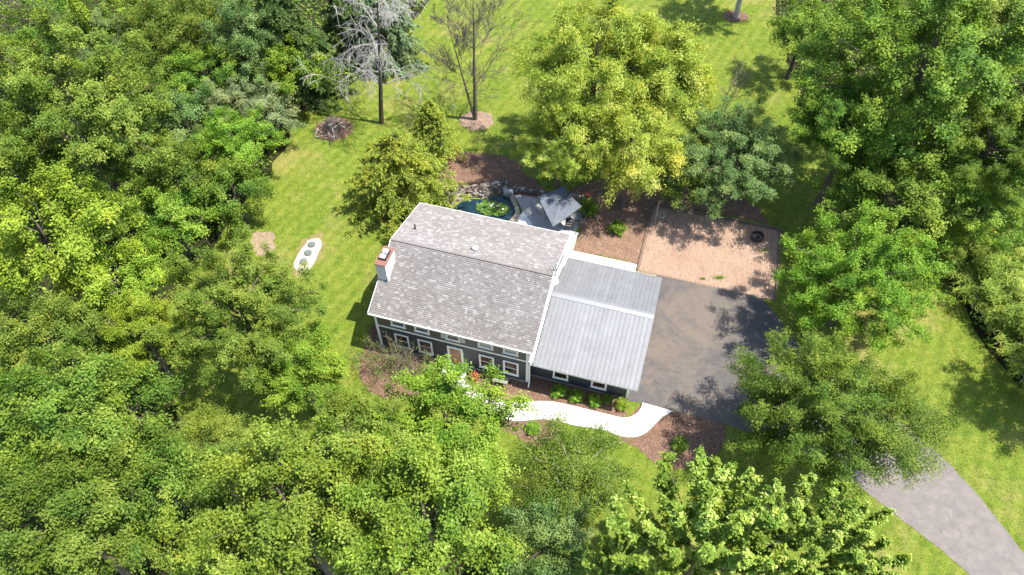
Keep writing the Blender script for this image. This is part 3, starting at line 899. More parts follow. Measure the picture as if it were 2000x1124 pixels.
# low garden wall of blocks on the right of the patio
def block_wall(label, a, b, n, h, w=.28):
    wl = empty('garden_wall', a); tag(wl, label, 'garden wall', 'low block walls of the patio')
    for i in range(n):
        p, q = a + (b - a) * (i / n) - a, a + (b - a) * ((i + .985) / n) - a
        MB().bar(p + Vector((0, 0, h / 2)), q + Vector((0, 0, h / 2)), w, h + random.uniform(-.01, .01)).build('wall_block', M['capstone'], wl, .015)
    return wl
block_wall('low tan block wall on the right edge of the patio', hw(.12, 14.6), hw(.3, 17.3), 7, .42)
block_wall('low tan block wall behind the parasol at the patio back', hw(.02, 17.45), hw(-1.9, 17.35), 5, .42)

# parasol
ub = empty('parasol', at(1100, 425, 0)); tag(ub, 'large square slate-grey cantilever parasol tilted over the patio', 'parasol')
uo = Vector(ub.location)
cor = [at(1050, 383, 2.5), at(1101, 363, 2.55), at(1136, 403, 2.5), at(1080, 443, 2.35)]
ctr = sum(cor, Vector()) / 4 + Vector((0, 0, .12))
m = MB(); V = []; NS = 8
edge = []
for i in range(4):
    for q in range(NS):
        t = q / NS; p = cor[i].lerp(cor[(i + 1) % 4], t); edge.append(p - Vector((0, 0, .10 * math.sin(math.pi * t))) + (ctr - p) * .03 * math.sin(math.pi * t))
rings = [.0, .33, .66, 1.0]; V = [ctr - uo]
for rk in rings[1:]:
    V += [ctr.lerp(e, rk) + Vector((0, 0, -.05 * math.sin(math.pi * rk))) - uo for e in edge]
n4 = len(edge); F = [(0, 1 + i, 1 + (i + 1) % n4) for i in range(n4)]
for k in range(2):
    F += [(1 + k * n4 + i, 1 + (k + 1) * n4 + i, 1 + (k + 1) * n4 + (i + 1) % n4, 1 + k * n4 + (i + 1) % n4) for i in range(n4)]
b0 = 1 + 2 * n4; base = len(V)
V += [v - Vector((0, 0, .10)) for v in V[b0:b0 + n4]]
F += [(b0 + i, base + i, base + (i + 1) % n4, b0 + (i + 1) % n4) for i in range(n4)]
MB().add(V, F).build('canopy', M['canvas'], ub)
for c in cor:
    MB().tube([ctr - uo - Vector((0, 0, .06)), c - uo - Vector((0, 0, .06))], .014, 5).build('rib', M['steel'], ub)
mast = hw(-.35, 16.6) - uo
MB().tube([mast, mast + Vector((0, 0, 2.6)), ctr - uo + Vector((0, 0, .12))], .035, 8).build('mast', M['black'], ub)
MB().box(-.45, .45, -.45, .45, .05, .12).build('base', M['black'], ub, .02, loc=mast)

# patio chair in the shade, grill, and small things
def patio_chair(loc, rz, label):
    c = empty('patio_chair', loc, rz); tag(c, label, 'chair')
    MB().box(-.32, .32, -.32, .3, .30, .38).build('seat', M['wicker'], c, .02)
    MB().box(-.26, .26, -.28, .24, .38, .47).build('cushion', M['cushion'], c, .03)
    MB().quadbox((-.32, .26, .34), (.32, .26, .34), (.32, .42, .88), (-.32, .42, .88), (0, 1, -.2), .06).build('backrest', M['wicker'], c, .01)
    for x in (-.35, .29):
        MB().box(x, x + .06, -.32, .3, .52, .57).build('armrest', M['wicker'], c, .01)
        for y in (-.30, .25): MB().box(x + .005, x + .055, y, y + .05, .05, .52).build('leg', M['wicker'], c)
    return c
patio_chair(hw(-2.6, 14.9, 0), HOUSE_A + 1.7, 'pale wicker armchair half under the left of the grey parasol')
patio_chair(hw(-1.4, 15.6, 0), HOUSE_A - 2.2, 'wicker armchair wholly under the middle of the grey parasol')
gr = empty('barbecue_grill', hw(-.62, 14.15, .045), HOUSE_A + .1); tag(gr, 'black barbecue grill with side shelf by the patio corner', 'grill')
MB().box(-.35, .25, -.25, .25, .55, .8).build('firebox', M['black'], gr, .03)
m = MB(); m.add([(x, y, z) for x in (-.35, .25) for y, z in ((-.26, .81), (-.22, .96), (-.05, 1.05), (.12, 1.03), (.26, .81))], [(0, 1, 2, 3, 4), (9, 8, 7, 6, 5)] + [(i, 5 + i, 5 + (i + 1) % 5, (i + 1) % 5) for i in range(5)])
m.build('lid', M['black'], gr)
MB().tube([(-.25, -.27, .88), (-.25, -.32, .88), (.15, -.32, .88), (.15, -.27, .88)], .013, 5).build('handle', M['steel'], gr)
MB().box(.26, .68, -.22, .22, .78, .81).build('side_shelf', M['black'], gr)
for x in (-.32, .22):
    for y in (-.22, .22): MB().box(x - .02, x + .02, y - .02, y + .02, 0, .55).build('leg', M['black'], gr)
def potted(loc, label, s=1.0, red=True):
    p = empty('flower_pot', loc); tag(p, label, 'flower pot')
    MB().lathe([(.11 * s, 0), (.17 * s, .28 * s), (.19 * s, .3 * s), (.19 * s, .34 * s), (.16 * s, .34 * s)], 12).build('pot', M['red'], p)
    rg = np.random.default_rng(int(loc[0] * 100) % 1000 + 5); n = 160
    d = rg.normal(0, 1, (n, 3)); d[:, 2] = np.abs(d[:, 2]); d /= np.linalg.norm(d, axis=1, keepdims=True)
    P = d * rg.uniform(.1, .26, (n, 1)) * s + np.array([0, 0, .36 * s])
    V, F = leaf_quads(P, d + np.array([0, 0, .6]), rg.normal(0, 1, (n, 3)), .09 * s, .06 * s, rg)
    link('leaves', mesh_np('leaves', V, F, M['lily'], {'tint': np.repeat(rg.uniform(0, 1, n), 4)}), p)
    m = MB()
    for i in range(26):
        q = P[i] * Vector((1.1, 1.1, 1.12)); c = Vector(q)
        m.lathe([(.008, -.02), (.04 * s, 0), (.03 * s, .03), (.008, .04)], 6, c)
    m.build('blooms', M['redflower'], p)
potted(hw(-3.4, -.75, 0), 'red flowers in a red pot beside the front walkway', 1.25)
potted(hw(-.05, 17.42, .42), 'red flower pot on the corner of the patio block walls', .75)
ln_ = empty('lantern', hw(.2, 15.2, .42)); tag(ln_, 'black lantern on the low block wall right of the patio', 'lantern')
MB().box(-.1, .1, -.1, .1, 0, .03).build('base', M['black'], ln_)
m = MB()
for x in (-.085, .085):
    for y in (-.085, .085): m.box(x - .01, x + .01, y - .01, y + .01, .03, .27)
m.build('frame', M['black'], ln_)
MB().box(-.065, .065, -.065, .065, .03, .26).build('glass', M['glass'], ln_)
MB().add([(-.12, -.12, .27), (.12, -.12, .27), (.12, .12, .27), (-.12, .12, .27), (0, 0, .4)], [(0, 1, 4), (1, 2, 4), (2, 3, 4), (3, 0, 4), (3, 2, 1, 0)]).build('roof', M['black'], ln_)

# garden bench by the front wall
bn = empty('garden_bench', hw(-1.72, -.53, .02), HOUSE_A); tag(bn, 'low backless grey-green plank bench on the mulch under the front windows', 'bench')
for k in range(4):
    MB().box(-.5, .5, -.2 + k * .105, -.105 + k * .105, .42, .46).build('slat', M['greenwood'], bn, .006)
for x in (-.42, .42):
    for y in (-.17, .17): MB().box(x - .03, x + .03, y - .03, y + .03, 0, .42).build('leg', M['greenwood'], bn)
    MB().box(x - .02, x + .02, -.14, .14, .34, .40).build('rail', M['greenwood'], bn)

# fire pit on the brick patio, and the pale pole with a ring at its corner
fp = empty('fire_pit', at(1478, 466, .03)); tag(fp, 'dark rusty steel fire ring on the brick patio', 'fire pit')
prof_o = [(.46, 0), (.48, .34), (.50, .36), (.44, .36), (.42, .08)]
n = 24; V = [(r * math.cos(6.2832 * k / n), r * math.sin(6.2832 * k / n), z) for r, z in prof_o for k in range(n)]
F = [(i * n + k, i * n + (k + 1) % n, (i + 1) * n + (k + 1) % n, (i + 1) * n + k) for i in range(4) for k in range(n)]
MB().add(V, F).build('ring', M['rust'], fp)
MB().lathe([(.42, .0), (.42, .08), (.2, .12), (.01, .13)], 16).build('ash_bed', M['ash'], fp)
for k in range(3):
    MB().tube([(-.25 + .1 * k, -.2 + .15 * k, .16), (.2, -.15 + .13 * k, .19)], .045, 6).build('log', M['darkbark'], fp)
po = empty('ring_pole', hw(5.55, 16.5, .0)); tag(po, 'slender pale metal pole with a wire ring at the brick patio corner', 'pole')
MB().tube([(0, 0, 0), (0, 0, 2.5)], .032, 8).build('pole', M['steel'], po)
MB().tube([Vector((.42 + .3 * math.cos(a), .3 * math.sin(a) * .95, .95)) for a in np.linspace(0, 6.283, 17)], .014, 5, False).build('ring', M['steel'], po)
MB().tube([(0, 0, .95), (.13, 0, .95)], .015, 5).build('bracket', M['steel'], po)
tb = empty('tub', at(1362, 374, 0)); tag(tb, 'dark blue plastic tub in the shade under the bluish tree', 'tub')
MB().lathe([(.3, 0), (.4, .35), (.43, .36), (.43, .39), (.38, .39), (.3, .08), (.05, .06)], 16).build('body', M['tub'], tb)
for sx in (-1, 1):
    MB().tube([(sx * .43, -.1, .36), (sx * .5, -.07, .4), (sx * .5, .07, .4), (sx * .43, .1, .36)], .015, 5).build('handle', M['tub'], tb)

# tank lids in the lawn
for i, (px, py, lab) in enumerate(((609, 479, 'round grey-green tank lid at the upper end of the white gravel patch'), (602, 495, 'round grey-green tank lid in the middle of the white gravel patch'), (593, 512, 'round grey-green tank lid at the lower end of the gravel by the maple'))):
    t = empty('tank_lid', at(px, py, .02)); tag(t, lab, 'tank lid', 'tank lids in the lawn')
    MB().lathe([(.28, 0), (.28, .10), (.26, .12), (.05, .15)], 18).build('cover', M['lid'], t)
    MB().lathe([(.20, 0), (.20, .03), (.17, .035), (.01, .035)], 14, (0, 0, .125)).build('boss', M['lid'], t)
    for k in range(6):
        a = k * 1.047; MB().bar((.19 * math.cos(a), .19 * math.sin(a), .135), (.29 * math.cos(a), .29 * math.sin(a), .125), .025, .03).build('rib', M['lid'], t)

# split-rail fence by the thicket on the right, and posts at the wood's edge at the top
fn = empty('rail_fence', at(1868, 555)); tag(fn, 'weathered grey rail fence beside the thicket on the right', 'fence')
fo = Vector(fn.location); fpts = [at(1862, 548) - fo, at(1898, 600) - fo, at(1945, 672) - fo, at(1995, 745) - fo]
for p in fpts: MB().box(p.x - .07, p.x + .07, p.y - .07, p.y + .07, 0, 1.15).build('post', M['greywood'], fn, .012)
for a, b in zip(fpts, fpts[1:]):
    for z in (.45, .95): MB().bar(a + Vector((0, 0, z + random.uniform(-.05, .05))), b + Vector((0, 0, z + random.uniform(-.05, .05))), .06, .13).build('rail', M['greywood'], fn, .01)
for px, py, lab in ((1521, 52, 'thin grey fence post nearest the top at the upper right wood edge'), (1546, 108, 'thin grey fence post midway down the upper right wood edge'), (1562, 172, 'thin grey fence post lowest on the upper right wood edge')):
    q = empty('fence_post', at(px, py)); tag(q, lab, 'post', 'posts at the wood edge')
    MB().bar((0, 0, 0), (.05, .02, 1.5), .09, .09).build('post_shaft', M['greywood'], q, .01)
    MB().add([(-.01, -.04, 1.5), (.11, -.04, 1.5), (.11, .08, 1.5), (-.01, .08, 1.5), (.05, .02, 1.56)], [(0, 1, 4), (1, 2, 4), (2, 3, 4), (3, 0, 4)]).build('post_tip', M['greywood'], q)

# brush pile of cut branches
bpile = empty('brush_pile', at(652, 254)); tag(bpile, 'round pile of cut grey branches and sticks on a mulch ring', 'brush pile')
rg = np.random.default_rng(31)
for i in range(95):
    r0 = abs(rg.normal(0, .55)); a = rg.uniform(0, 6.28); h = 1.05 * math.exp(-(r0 / .75) ** 2)
    c = Vector((r0 * math.cos(a), r0 * math.sin(a), .06 + h * rg.uniform(.2, 1)))
    b = a + rg.normal(1.2, .9); l = rg.uniform(.35, .85); d = Vector((math.cos(b), math.sin(b), rg.normal(0, .25))) * l
    m = MB(); w = rg.uniform(.015, .05)
    m.tube([c - d, c + Vector((rg.normal(0, .04), rg.normal(0, .04), .04)), c + d], [w, w * .9, w * .6], 5)
    m.build('branch', M['palebark' if i % 3 == 0 else 'bark' if i % 3 == 1 else 'darkbark'], bpile)
m = MB()
for i in range(700):
    r0 = abs(rg.normal(0, .7)); a = rg.uniform(0, 6.28); h = 1.1 * math.exp(-(r0 / .8) ** 2)
    c = Vector((r0 * math.cos(a), r0 * math.sin(a), .05 + h * rg.uniform(.3, 1.1)))
    b = rg.uniform(0, 6.28); d = Vector((math.cos(b), math.sin(b), rg.normal(0, .4))) * rg.uniform(.15, .4)
    m.tube([c - d, c + d], [.01, .006], 3, False)
tag(m.build('twigs', M['twig'], bpile), kind='stuff')

# ------------------------------------------------------------------ vegetation
SP = {  # leaf length, width, leaves per twig, twigs per m2, twig length, spread, upward pull, normal mix (up, out, random), limbs per m
    'maple':  dict(l=.112, w=.085, nl=160, k=22.5, tw=.85, sp=.165, up=.38, nm=(.9, .5, .46), lim=8.5, rf=(.82, 1.08), sz=(3.2, 5.2), mat='maple', bark='bark'),
    'glossy': dict(l=.125, w=.08, nl=125, k=24, tw=.80, sp=.18, up=.20, nm=(.8, .5, .55), lim=8, rf=(.8, 1.12), sz=(2.4, 3.5), mat='glossy', bark='darkbark'),
    'round':  dict(l=.115, w=.065, nl=124, k=31, tw=.6, sp=.16, up=.45, nm=(.8, .5, .55), lim=13, rf=(.96, 1.03), sz=(2.2, 4.6), mat='round', bark='bark'),
    'locust': dict(l=.15, w=.06, nl=112, k=34, tw=.85, sp=.19, up=.1, nm=(.85, .4, .55), lim=12, rf=(.9, 1.06), sz=(3.2, 5.4), mat='locust', bark='darkbark'),
    'sparse': dict(l=.14, w=.06, nl=115, k=22, tw=1.1, sp=.30, up=.0, nm=(.85, .3, .55), lim=6, rf=(.75, 1.1), sz=(3.2,), mat='locust', bark='bark'),
    'willow': dict(l=.18, w=.055, nl=130, k=26, tw=1.05, sp=.19, up=-.15, nm=(.85, .5, .5), lim=8, rf=(.8, 1.1), sz=(3.3, 5.2), mat='willow', bark='bark'),
    'spire':  dict(l=.14, w=.11, nl=76, k=46, tw=.34, sp=.085, up=.4, nm=(.85, .5, .5), lim=9.5, rf=(.8, 1.1), sz=(4.6,), mat='spire', bark='bark'),
    'shrub':  dict(l=.085, w=.055, nl=70, k=75, tw=.30, sp=.085, up=.5, nm=(.9, .5, .45), lim=16, rf=(.85, 1.08), sz=(.5,), mat='shrub', bark='darkbark'),
    'reed':   dict(l=.30, w=.04, nl=95, k=32, tw=.9, sp=.20, up=.25, nm=(.9, .4, .5), lim=10, rf=(.8, 1.1), sz=(1.6,), mat='reed', bark='bark'),
}
ASP0 = .82
LEAF = {
    'maple':  leaf_mat('maple_leaf', (.026, .055, .005), (.108, .154, .020), tip=(.155, .19, .034)),
    'yellow': leaf_mat('yellow_maple_leaf', (.036, .074, .005), (.150, .208, .018), tip=(.21, .262, .032)),
    'spring': leaf_mat('spring_maple_leaf', (.028, .060, .005), (.122, .176, .020), tip=(.18, .23, .036)),
    'glossy': leaf_mat('glossy_leaf', (.019, .045, .005), (.082, .126, .015), tip=(.135, .172, .028)),
    'dark':   leaf_mat('dark_leaf', (.022, .056, .006), (.100, .158, .017), tip=(.17, .225, .028)),
    'bluish': leaf_mat('bluish_leaf', (.024, .054, .014), (.092, .145, .040), tip=(.14, .19, .065)),
    'silver': leaf_mat('silver_leaf', (.045, .075, .028), (.150, .190, .085)),
    'round':  leaf_mat('round_tree_leaf', (.026, .068, .005), (.108, .178, .015), tip=(.165, .23, .030)),
    'locust': leaf_mat('locust_leaf', (.020, .046, .005), (.078, .118, .014), tip=(.14, .17, .025)),
    'olive':  leaf_mat('olive_leaf', (.032, .062, .007), (.115, .158, .022), tip=(.16, .195, .034)),
    'willow': leaf_mat('willow_leaf', (.048, .092, .008), (.195, .240, .028), tip=(.29, .32, .075)),
    'gold':   leaf_mat('golden_leaf', (.065, .100, .008), (.225, .258, .032), tip=(.33, .335, .085)),
    'spire':  leaf_mat('sapling_leaf', (.038, .086, .008), (.170, .250, .036), tip=(.28, .345, .090)),
    'shrub':  leaf_mat('shrub_leaf', (.026, .078, .008), (.125, .225, .020), tip=(.20, .28, .04)),
    'reed':   leaf_mat('thicket_leaf', (.050, .098, .011), (.190, .245, .038), tip=(.28, .31, .07)),
    'fir':    leaf_mat('fir_needles', (.020, .050, .012), (.090, .140, .038)),
    'hemlock': leaf_mat('hemlock_needles', (.050, .088, .010), (.220, .262, .036), tip=(.32, .34, .08)),
    'spruce': leaf_mat('spruce_needles', (.045, .078, .036), (.150, .200, .100)),
}
CACHE = {}
def crown_mesh(kind, R, rz, seed, variant=0):
    """leaves on twigs on limbs; the crown's centre is the origin, the crown is R wide and rz high (radii)"""
    S = SP[kind]
    R0 = min(S['sz'], key=lambda q: abs(math.log(q / R)))
    key = (kind, R0, variant % (2 if kind in ('maple', 'glossy') else 1))
    if key in CACHE: return CACHE[key]
    R, asp = R0, ASP0; rz = R * asp
    rg = np.random.default_rng(sum(map(ord, kind)) * 31 + int(R * 10) * 7 + key[2] * 1013)
    nlimb = max(9, int(S['lim'] * R)); ntw = int(S['k'] * R * R * (.75 + .25 * asp)); nsub = max(4, ntw // nlimb)
    i = np.arange(nlimb) + .5
    zz = 1 - 1.42 * i / nlimb; ph = i * 2.39996 + rg.uniform(0, 6)
    rr = np.sqrt(np.maximum(0, 1 - zz * zz))
    d = np.stack([rr * np.cos(ph), rr * np.sin(ph), zz], 1) + rg.normal(0, .06 if kind in ('round', 'locust') else .12, (nlimb, 3))
    rf = rg.uniform(*S['rf'], nlimb)[:, None]
    tip = d * rf * np.array([R, R, rz])
    if kind == 'spire':
        q = np.sqrt((np.arange(nlimb) + .5) / nlimb) * rg.uniform(.9, 1.08, nlimb)
        tip = np.stack([R * q * np.cos(ph), R * q * np.sin(ph), rz * (1.0 - .75 * q ** 1.8 + rg.normal(0, .12, nlimb))], 1)
    st = np.stack([d[:, 0] * R * .08, d[:, 1] * R * .08, -rz * .75 + (d[:, 2] + 1) * rz * .45], 1)
    if kind == 'spire':
        st = tip * np.array([.36, .36, 1]) - np.array([0, 0, 1.0]) * (rz * rg.uniform(.6, .95, nlimb))[:, None]
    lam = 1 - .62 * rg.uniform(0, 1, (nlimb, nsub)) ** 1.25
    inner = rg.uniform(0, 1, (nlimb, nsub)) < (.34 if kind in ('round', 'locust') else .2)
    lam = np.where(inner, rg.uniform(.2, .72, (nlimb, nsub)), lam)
    ax = tip - st; ln = np.linalg.norm(ax, axis=1, keepdims=True); axn = ax / ln
    B = st[:, None] + ax[:, None] * lam[..., None]
    if kind == 'spire': lam = 1 - .9 * rg.uniform(0, 1, (nlimb, nsub)) ** 1.1; B = st[:, None] + ax[:, None] * lam[..., None]
    B = B + rg.normal(0, 1, B.shape) * ((.03 if kind == 'spire' else .085 if kind in ('round', 'locust') else .115) * ln[:, None] * (1.05 - lam[..., None] * .75))
    td = axn[:, None] * .75 + rg.normal(0, .62, B.shape) + np.array([0, 0, S['up']])
    td /= np.linalg.norm(td, axis=2, keepdims=True)
    tl = S['tw'] * rg.uniform(.55, 1.3, (nlimb, nsub, 1))
    nl = S['nl']
    u = rg.uniform(0, 1, (nlimb, nsub, nl, 1)) ** .8
    Pt = B[:, :, None] + td[:, :, None] * tl[:, :, None] * u + rg.normal(0, 1, (nlimb, nsub, nl, 3)) * S['sp'] * np.array([1, 1, .7])
    Pt[..., 2] -= (u[..., 0] ** 2) * .12
    if kind == 'willow': Pt[..., 2] -= (u[..., 0] ** 2) * .35
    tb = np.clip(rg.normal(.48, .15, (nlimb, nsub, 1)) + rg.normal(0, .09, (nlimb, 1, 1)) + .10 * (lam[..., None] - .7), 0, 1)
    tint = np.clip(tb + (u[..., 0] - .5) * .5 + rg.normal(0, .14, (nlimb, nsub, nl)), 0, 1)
    P = Pt.reshape(-1, 3); n = len(P)
    out = P / np.array([R, R, rz]); out /= np.linalg.norm(out, axis=1, keepdims=True) + 1e-6
    a, b, c = S['nm']
    N = np.array([0, 0, a]) + out * b + rg.normal(0, c, (n, 3))
    A = np.repeat(td.reshape(-1, 3), nl, 0) + rg.normal(0, .6, (n, 3))
    V, F = leaf_quads(P, N, A, S['l'], S['w'], rg)
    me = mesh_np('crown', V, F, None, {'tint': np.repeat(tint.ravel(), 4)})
    # limbs
    limbs = []
    for q in range(nlimb):
        if q % 2 == 0 or kind in ('sparse', 'locust'):
            s0, t0 = st[q], tip[q]
            mid = (s0 + t0) / 2 + rg.normal(0, .06, 3) * ln[q]
            limbs.append(([s0, mid, s0 + (t0 - s0) * .93], ln[q][0]))
            if kind == 'sparse':
                for j in range(min(nsub, 3)):
                    limbs.append(([B[q, j], B[q, j] + td[q, j] * tl[q, j] * 1.1], .5))
    CACHE[key] = (me, limbs, R, rz)
    me.materials.append(LEAF[S['mat']])
    return CACHE[key]

def trunk_mesh(h0, R, rz, zc, limbs, bark, rng, sc):
    """tapered trunk from the ground into the crown with its limbs"""
    m = MB(); r0 = .05 + .045 * R; sx, sy, sz_ = sc
    top = zc + rz * .55
    pts = [(0, 0, -.1), (rng.uniform(-.1, .1), rng.uniform(-.1, .1), zc * .35), (rng.uniform(-.2, .2), rng.uniform(-.2, .2), zc * .75), (0, 0, zc), (0, 0, top)]
    m.tube(pts, [r0 * 1.35, r0, r0 * .8, r0 * .6, r0 * .15], 8)
    for P, l in limbs:
        rr = (.018 + .012 * l) * (.55 if len(P) == 2 or len(limbs) > 60 else 1)
        m.tube([(p[0] * sx, p[1] * sy, p[2] * sz_ + zc) for p in P], [rr * (1 - .42 * i) for i in range(len(P))], 5, False)
    return m

TREES = []
def tree(px, py, zc, rpx, asp, kind, label, mat=None, name='tree', bark=None, seed=0, variant=0, group=None, rx=None):
    c = at(px, py, zc); R = rx or rpx / px_per_m(c); rz = R * asp
    me, limbs, R0, rz0 = crown_mesh(kind, R, rz, seed, variant)
    rng = random.Random(px * 7 + py)
    sx = R / R0 * rng.uniform(.94, 1.07); sc = (sx, R * R / R0 / R0 / sx, rz / rz0)
    t = empty(name, (c.x, c.y, 0), rng.uniform(0, 6.28) if kind != 'x' else 0)
    tag(t, label, 'shrub' if name.endswith('shrub') else 'tree', group)
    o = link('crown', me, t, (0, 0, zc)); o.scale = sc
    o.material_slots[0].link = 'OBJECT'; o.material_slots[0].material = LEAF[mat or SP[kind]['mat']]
    trunk_mesh(zc, R, rz, zc, limbs, None, rng, sc).build('trunk', M[bark or SP[kind]['bark']], t)
    return t

def conifer(px, py, h, rpx, mat, label, name, seed, dens=1.0, droop=.25, top_px=None, tag_group=None, leafl=.16, base=.06):
    """whorls of boughs with side sprays of needles"""
    rg = np.random.default_rng(seed); b0 = at(px, py, 0); R = rpx / px_per_m(at(px, py, h * .3))
    t = empty(name, b0, rg.uniform(0, 6)); tag(t, label, 'tree', tag_group)
    tr = MB().tube([(0, 0, -.1), (.05, 0, h * .5), (0, .05, h)], [.05 + h * .014, .03 + h * .008, .02], 7)
    PP = []; TD = []; TT = []
    z = h * base
    while z < h * .985:
        f = (z / h); rad = R * (1 - f) ** .62 * rg.uniform(.85, 1.1) + .15
        nb = int(5 + 5 * (1 - f))
        for k in range(nb):
            a = rg.uniform(0, 6.28); l = rad * rg.uniform(.65, 1.15)
            dv = np.array([math.cos(a), math.sin(a), 0]); pr = np.array([-dv[1], dv[0], 0])
            pts = []
            for q in np.linspace(0, 1, 5):
                pts.append(dv * l * q + np.array([0, 0, z + .25 * l * q - (droop + .25) * l * q * q]))
            tr.tube(pts, [.03, .025, .02, .012, .006], 4, False)
            ns = int(max(5, l * 9) * dens)
            for j in range(ns):
                q = rg.uniform(.12, 1.0); s = rg.choice([-1, 1]); base_p = dv * l * q + np.array([0, 0, z + .25 * l * q - (droop + .25) * l * q * q])
                sd = pr * s * rg.uniform(.5, 1) + dv * rg.uniform(.3, 1) + np.array([0, 0, -.12 - droop * .6]) + rg.normal(0, .15, 3); sd /= np.linalg.norm(sd)
                sl = (.28 + .42 * (1 - q)) * min(1.2, .4 + l * .35)
                nn_ = 20
                uu = rg.uniform(0, 1, nn_)[:, None]
                PP.append(base_p + sd * sl * uu + rg.normal(0, .055, (nn_, 3)) - np.array([0, 0, .12]) * uu ** 2); TD.append(np.repeat(sd[None], nn_, 0)); TT.append(np.clip(.25 + .55 * uu[:, 0] * (.4 + .6 * q) + rg.normal(0, .13, nn_), 0, 1))
        z += max(.16, .34 * (1 - f * .5))
    P = np.concatenate(PP); A = np.concatenate(TD); T = np.concatenate(TT); n = len(P)
    N = np.array([0, 0, .8]) + rg.normal(0, .5, (n, 3))
    V, F = leaf_quads(P, N, A + rg.normal(0, .45, (n, 3)), leafl, leafl * .42, rg)
    link('crown', mesh_np('crown', V, F, LEAF[mat], {'tint': np.repeat(T, 4)}), t)
    tr.build('trunk', M['darkbark'], t)
    return t

def bare_tree(px, py, label, seed, mat, stems, depth, spread, droop, name='bare_tree', r0=.2):
    """stems: list of (lean vector, height); recursive limbs thinning to twigs"""
    rg = random.Random(seed); b0 = at(px, py, 0); t = empty(name, b0); tag(t, label, 'tree')
    tm, bm_ = MB(), MB()
    def grow(p, d, l, r, lev):
        n = 4; pts = [p]; q = p.copy(); dd = d.copy()
        for i in range(n):
            dd = (dd + Vector((rg.gauss(0, .13), rg.gauss(0, .13), rg.gauss(0, .1) - droop * (lev > 0) * (.5 + i * .35)))).normalized()
            q = q + dd * l / n; pts.append(q.copy())
        bm_.tube(pts, [max(.011, r * (1 - .72 * i / n)) for i in range(n + 1)], 5 if lev < 2 else 3, False)
        if lev >= depth: return
        for k in range(rg.randint(4, 6) if lev < 2 else rg.randint(3, 5)):
            i = rg.randint(1, n); base_ = pts[i]
            nd_ = (dd + Vector((rg.gauss(0, spread), rg.gauss(0, spread), rg.gauss(.1, spread * .6)))).normalized()
            grow(base_, nd_, l * rg.uniform(.38, .66), r * .42 * (1 - .1 * i), lev + 1)
    for (lean, h, rr) in stems:
        n = 10; pts = []; rad = []
        for i in range(n + 1):
            f = i / n
            pts.append(Vector((lean[0] * f + rg.gauss(0, .05) * h * .02, lean[1] * f + rg.gauss(0, .05) * h * .02, h * f - .05)) + Vector((lean[2] if len(lean) > 2 else 0, 0, 0)) * min(1, f * 4) * .0)
            rad.append(rr * (1 - .85 * f))
        tm.tube(pts, rad, 8)
        for i in range(3, n + 1):
            for k in range(rg.choice([2, 2, 3])):
                a = rg.uniform(0, 6.28)
                d = Vector((math.cos(a), math.sin(a), .55 + .5 * (i / n))).normalized()
                grow(pts[i], d, h * (.36 - .2 * i / n) * rg.uniform(.8, 1.25), rad[i] * .2 + .013, 1)
    tm.build('trunk', M['darkbark' if mat == 'palebark' else mat], t); bm_.build('branches', M[mat], t)
    return t

# ---- the wood on the left, from the top down
tree(112, 60, 5.5, 95, .9, 'glossy', 'dark leafy tree in the top left corner behind bare sticks', 'dark')
tree(190, 75, 5.5, 70, .9, 'glossy', 'grey-green tree behind the vine-covered trunks at the top left', 'bluish', variant=1)
tree(275, 40, 6, 62, 1.0, 'glossy', 'small dark tree right of the leaning bare trunk at the top', 'dark', variant=1)
tree(355, 50, 7, 82, 1.0, 'locust', 'olive feathery tree at the top edge of the wood', 'olive')
tree(480, 60, 7, 78, .95, 'glossy', 'bluish-green tree at the top edge left of the dark fir', 'bluish')
tree(572, 132, 4.5, 62, .9, 'glossy', 'bright green rounded tree just below the dark fir', 'round')
tree(400, 152, 4.5, 80, .85, 'glossy', 'dark green tree below the olive feathery tree', 'dark')
tree(492, 155, 4, 55, .9, 'round', 'dull grey-green small tree between the bluish tree and the silvery bush', 'bluish')
tree(268, 165, 5, 62, .95, 'glossy', 'dark big-leaved tree below the vine-covered trunks', 'glossy')
tree(520, 222, 3, 62, .75, 'round', 'pale silvery bush at the lawn edge left of the brush pile', 'silver')
tree(445, 208, 4, 52, .9, 'round', 'silvery green tree behind the pale silvery bush', 'silver')
tree(360, 240, 5, 66, .9, 'glossy', 'mid-green tree right of the big pale maple', 'bluish')
tree(460, 282, 4.5, 72, .85, 'maple', 'bright green tree leaning over the left lawn edge', 'round')
tree(455, 372, 3.6, 72, .8, 'glossy', 'glossy-leaved tree at the narrowest part of the left lawn', 'glossy')
tree(355, 345, 5, 70, .9, 'glossy', 'dark tree behind the glossy-leaved tree at the left lawn', 'glossy')
tree(330, 425, 4, 75, .8, 'glossy', 'shaded dark green tree above the warm-tipped maple', 'dark')
tree(135, 215, 10, 175, .85, 'maple', 'large pale green maple filling the upper left', 'maple')
tree(255, 300, 6, 70, .9, 'maple', 'pale green maple at the lower right of the large pale maple', 'maple')
tree(60, 330, 6, 80, .8, 'glossy', 'shaded tree under the large pale maple at the left edge', 'dark')
tree(205, 412, 6, 62, .9, 'glossy', 'green tree behind the bright yellow-green maple', 'glossy')
tree(95, 470, 10, 135, .95, 'maple', 'bright yellow-green maple at the left edge of the picture', 'yellow')
tree(235, 560, 7, 100, .8, 'maple', 'yellow-green maple left of the warm-tipped maple', 'yellow')
tree(472, 606, 7.5, 146, .76, 'maple', 'large warm-tipped green maple left of the house', 'maple')
tree(585, 712, 5.5, 92, .75, 'maple', 'smaller maple in front of the leafless shrub by the house', 'round')
tree(272, 650, 7, 76, .8, 'maple', 'bright green maple below the yellow-green maples', 'yellow')
tree(95, 670, 8, 110, .85, 'glossy', 'olive tree at the left edge below the bright maple', 'olive')
tree(120, 830, 10, 150, .8, 'maple', 'large glossy green maple in the lower left', 'glossy')
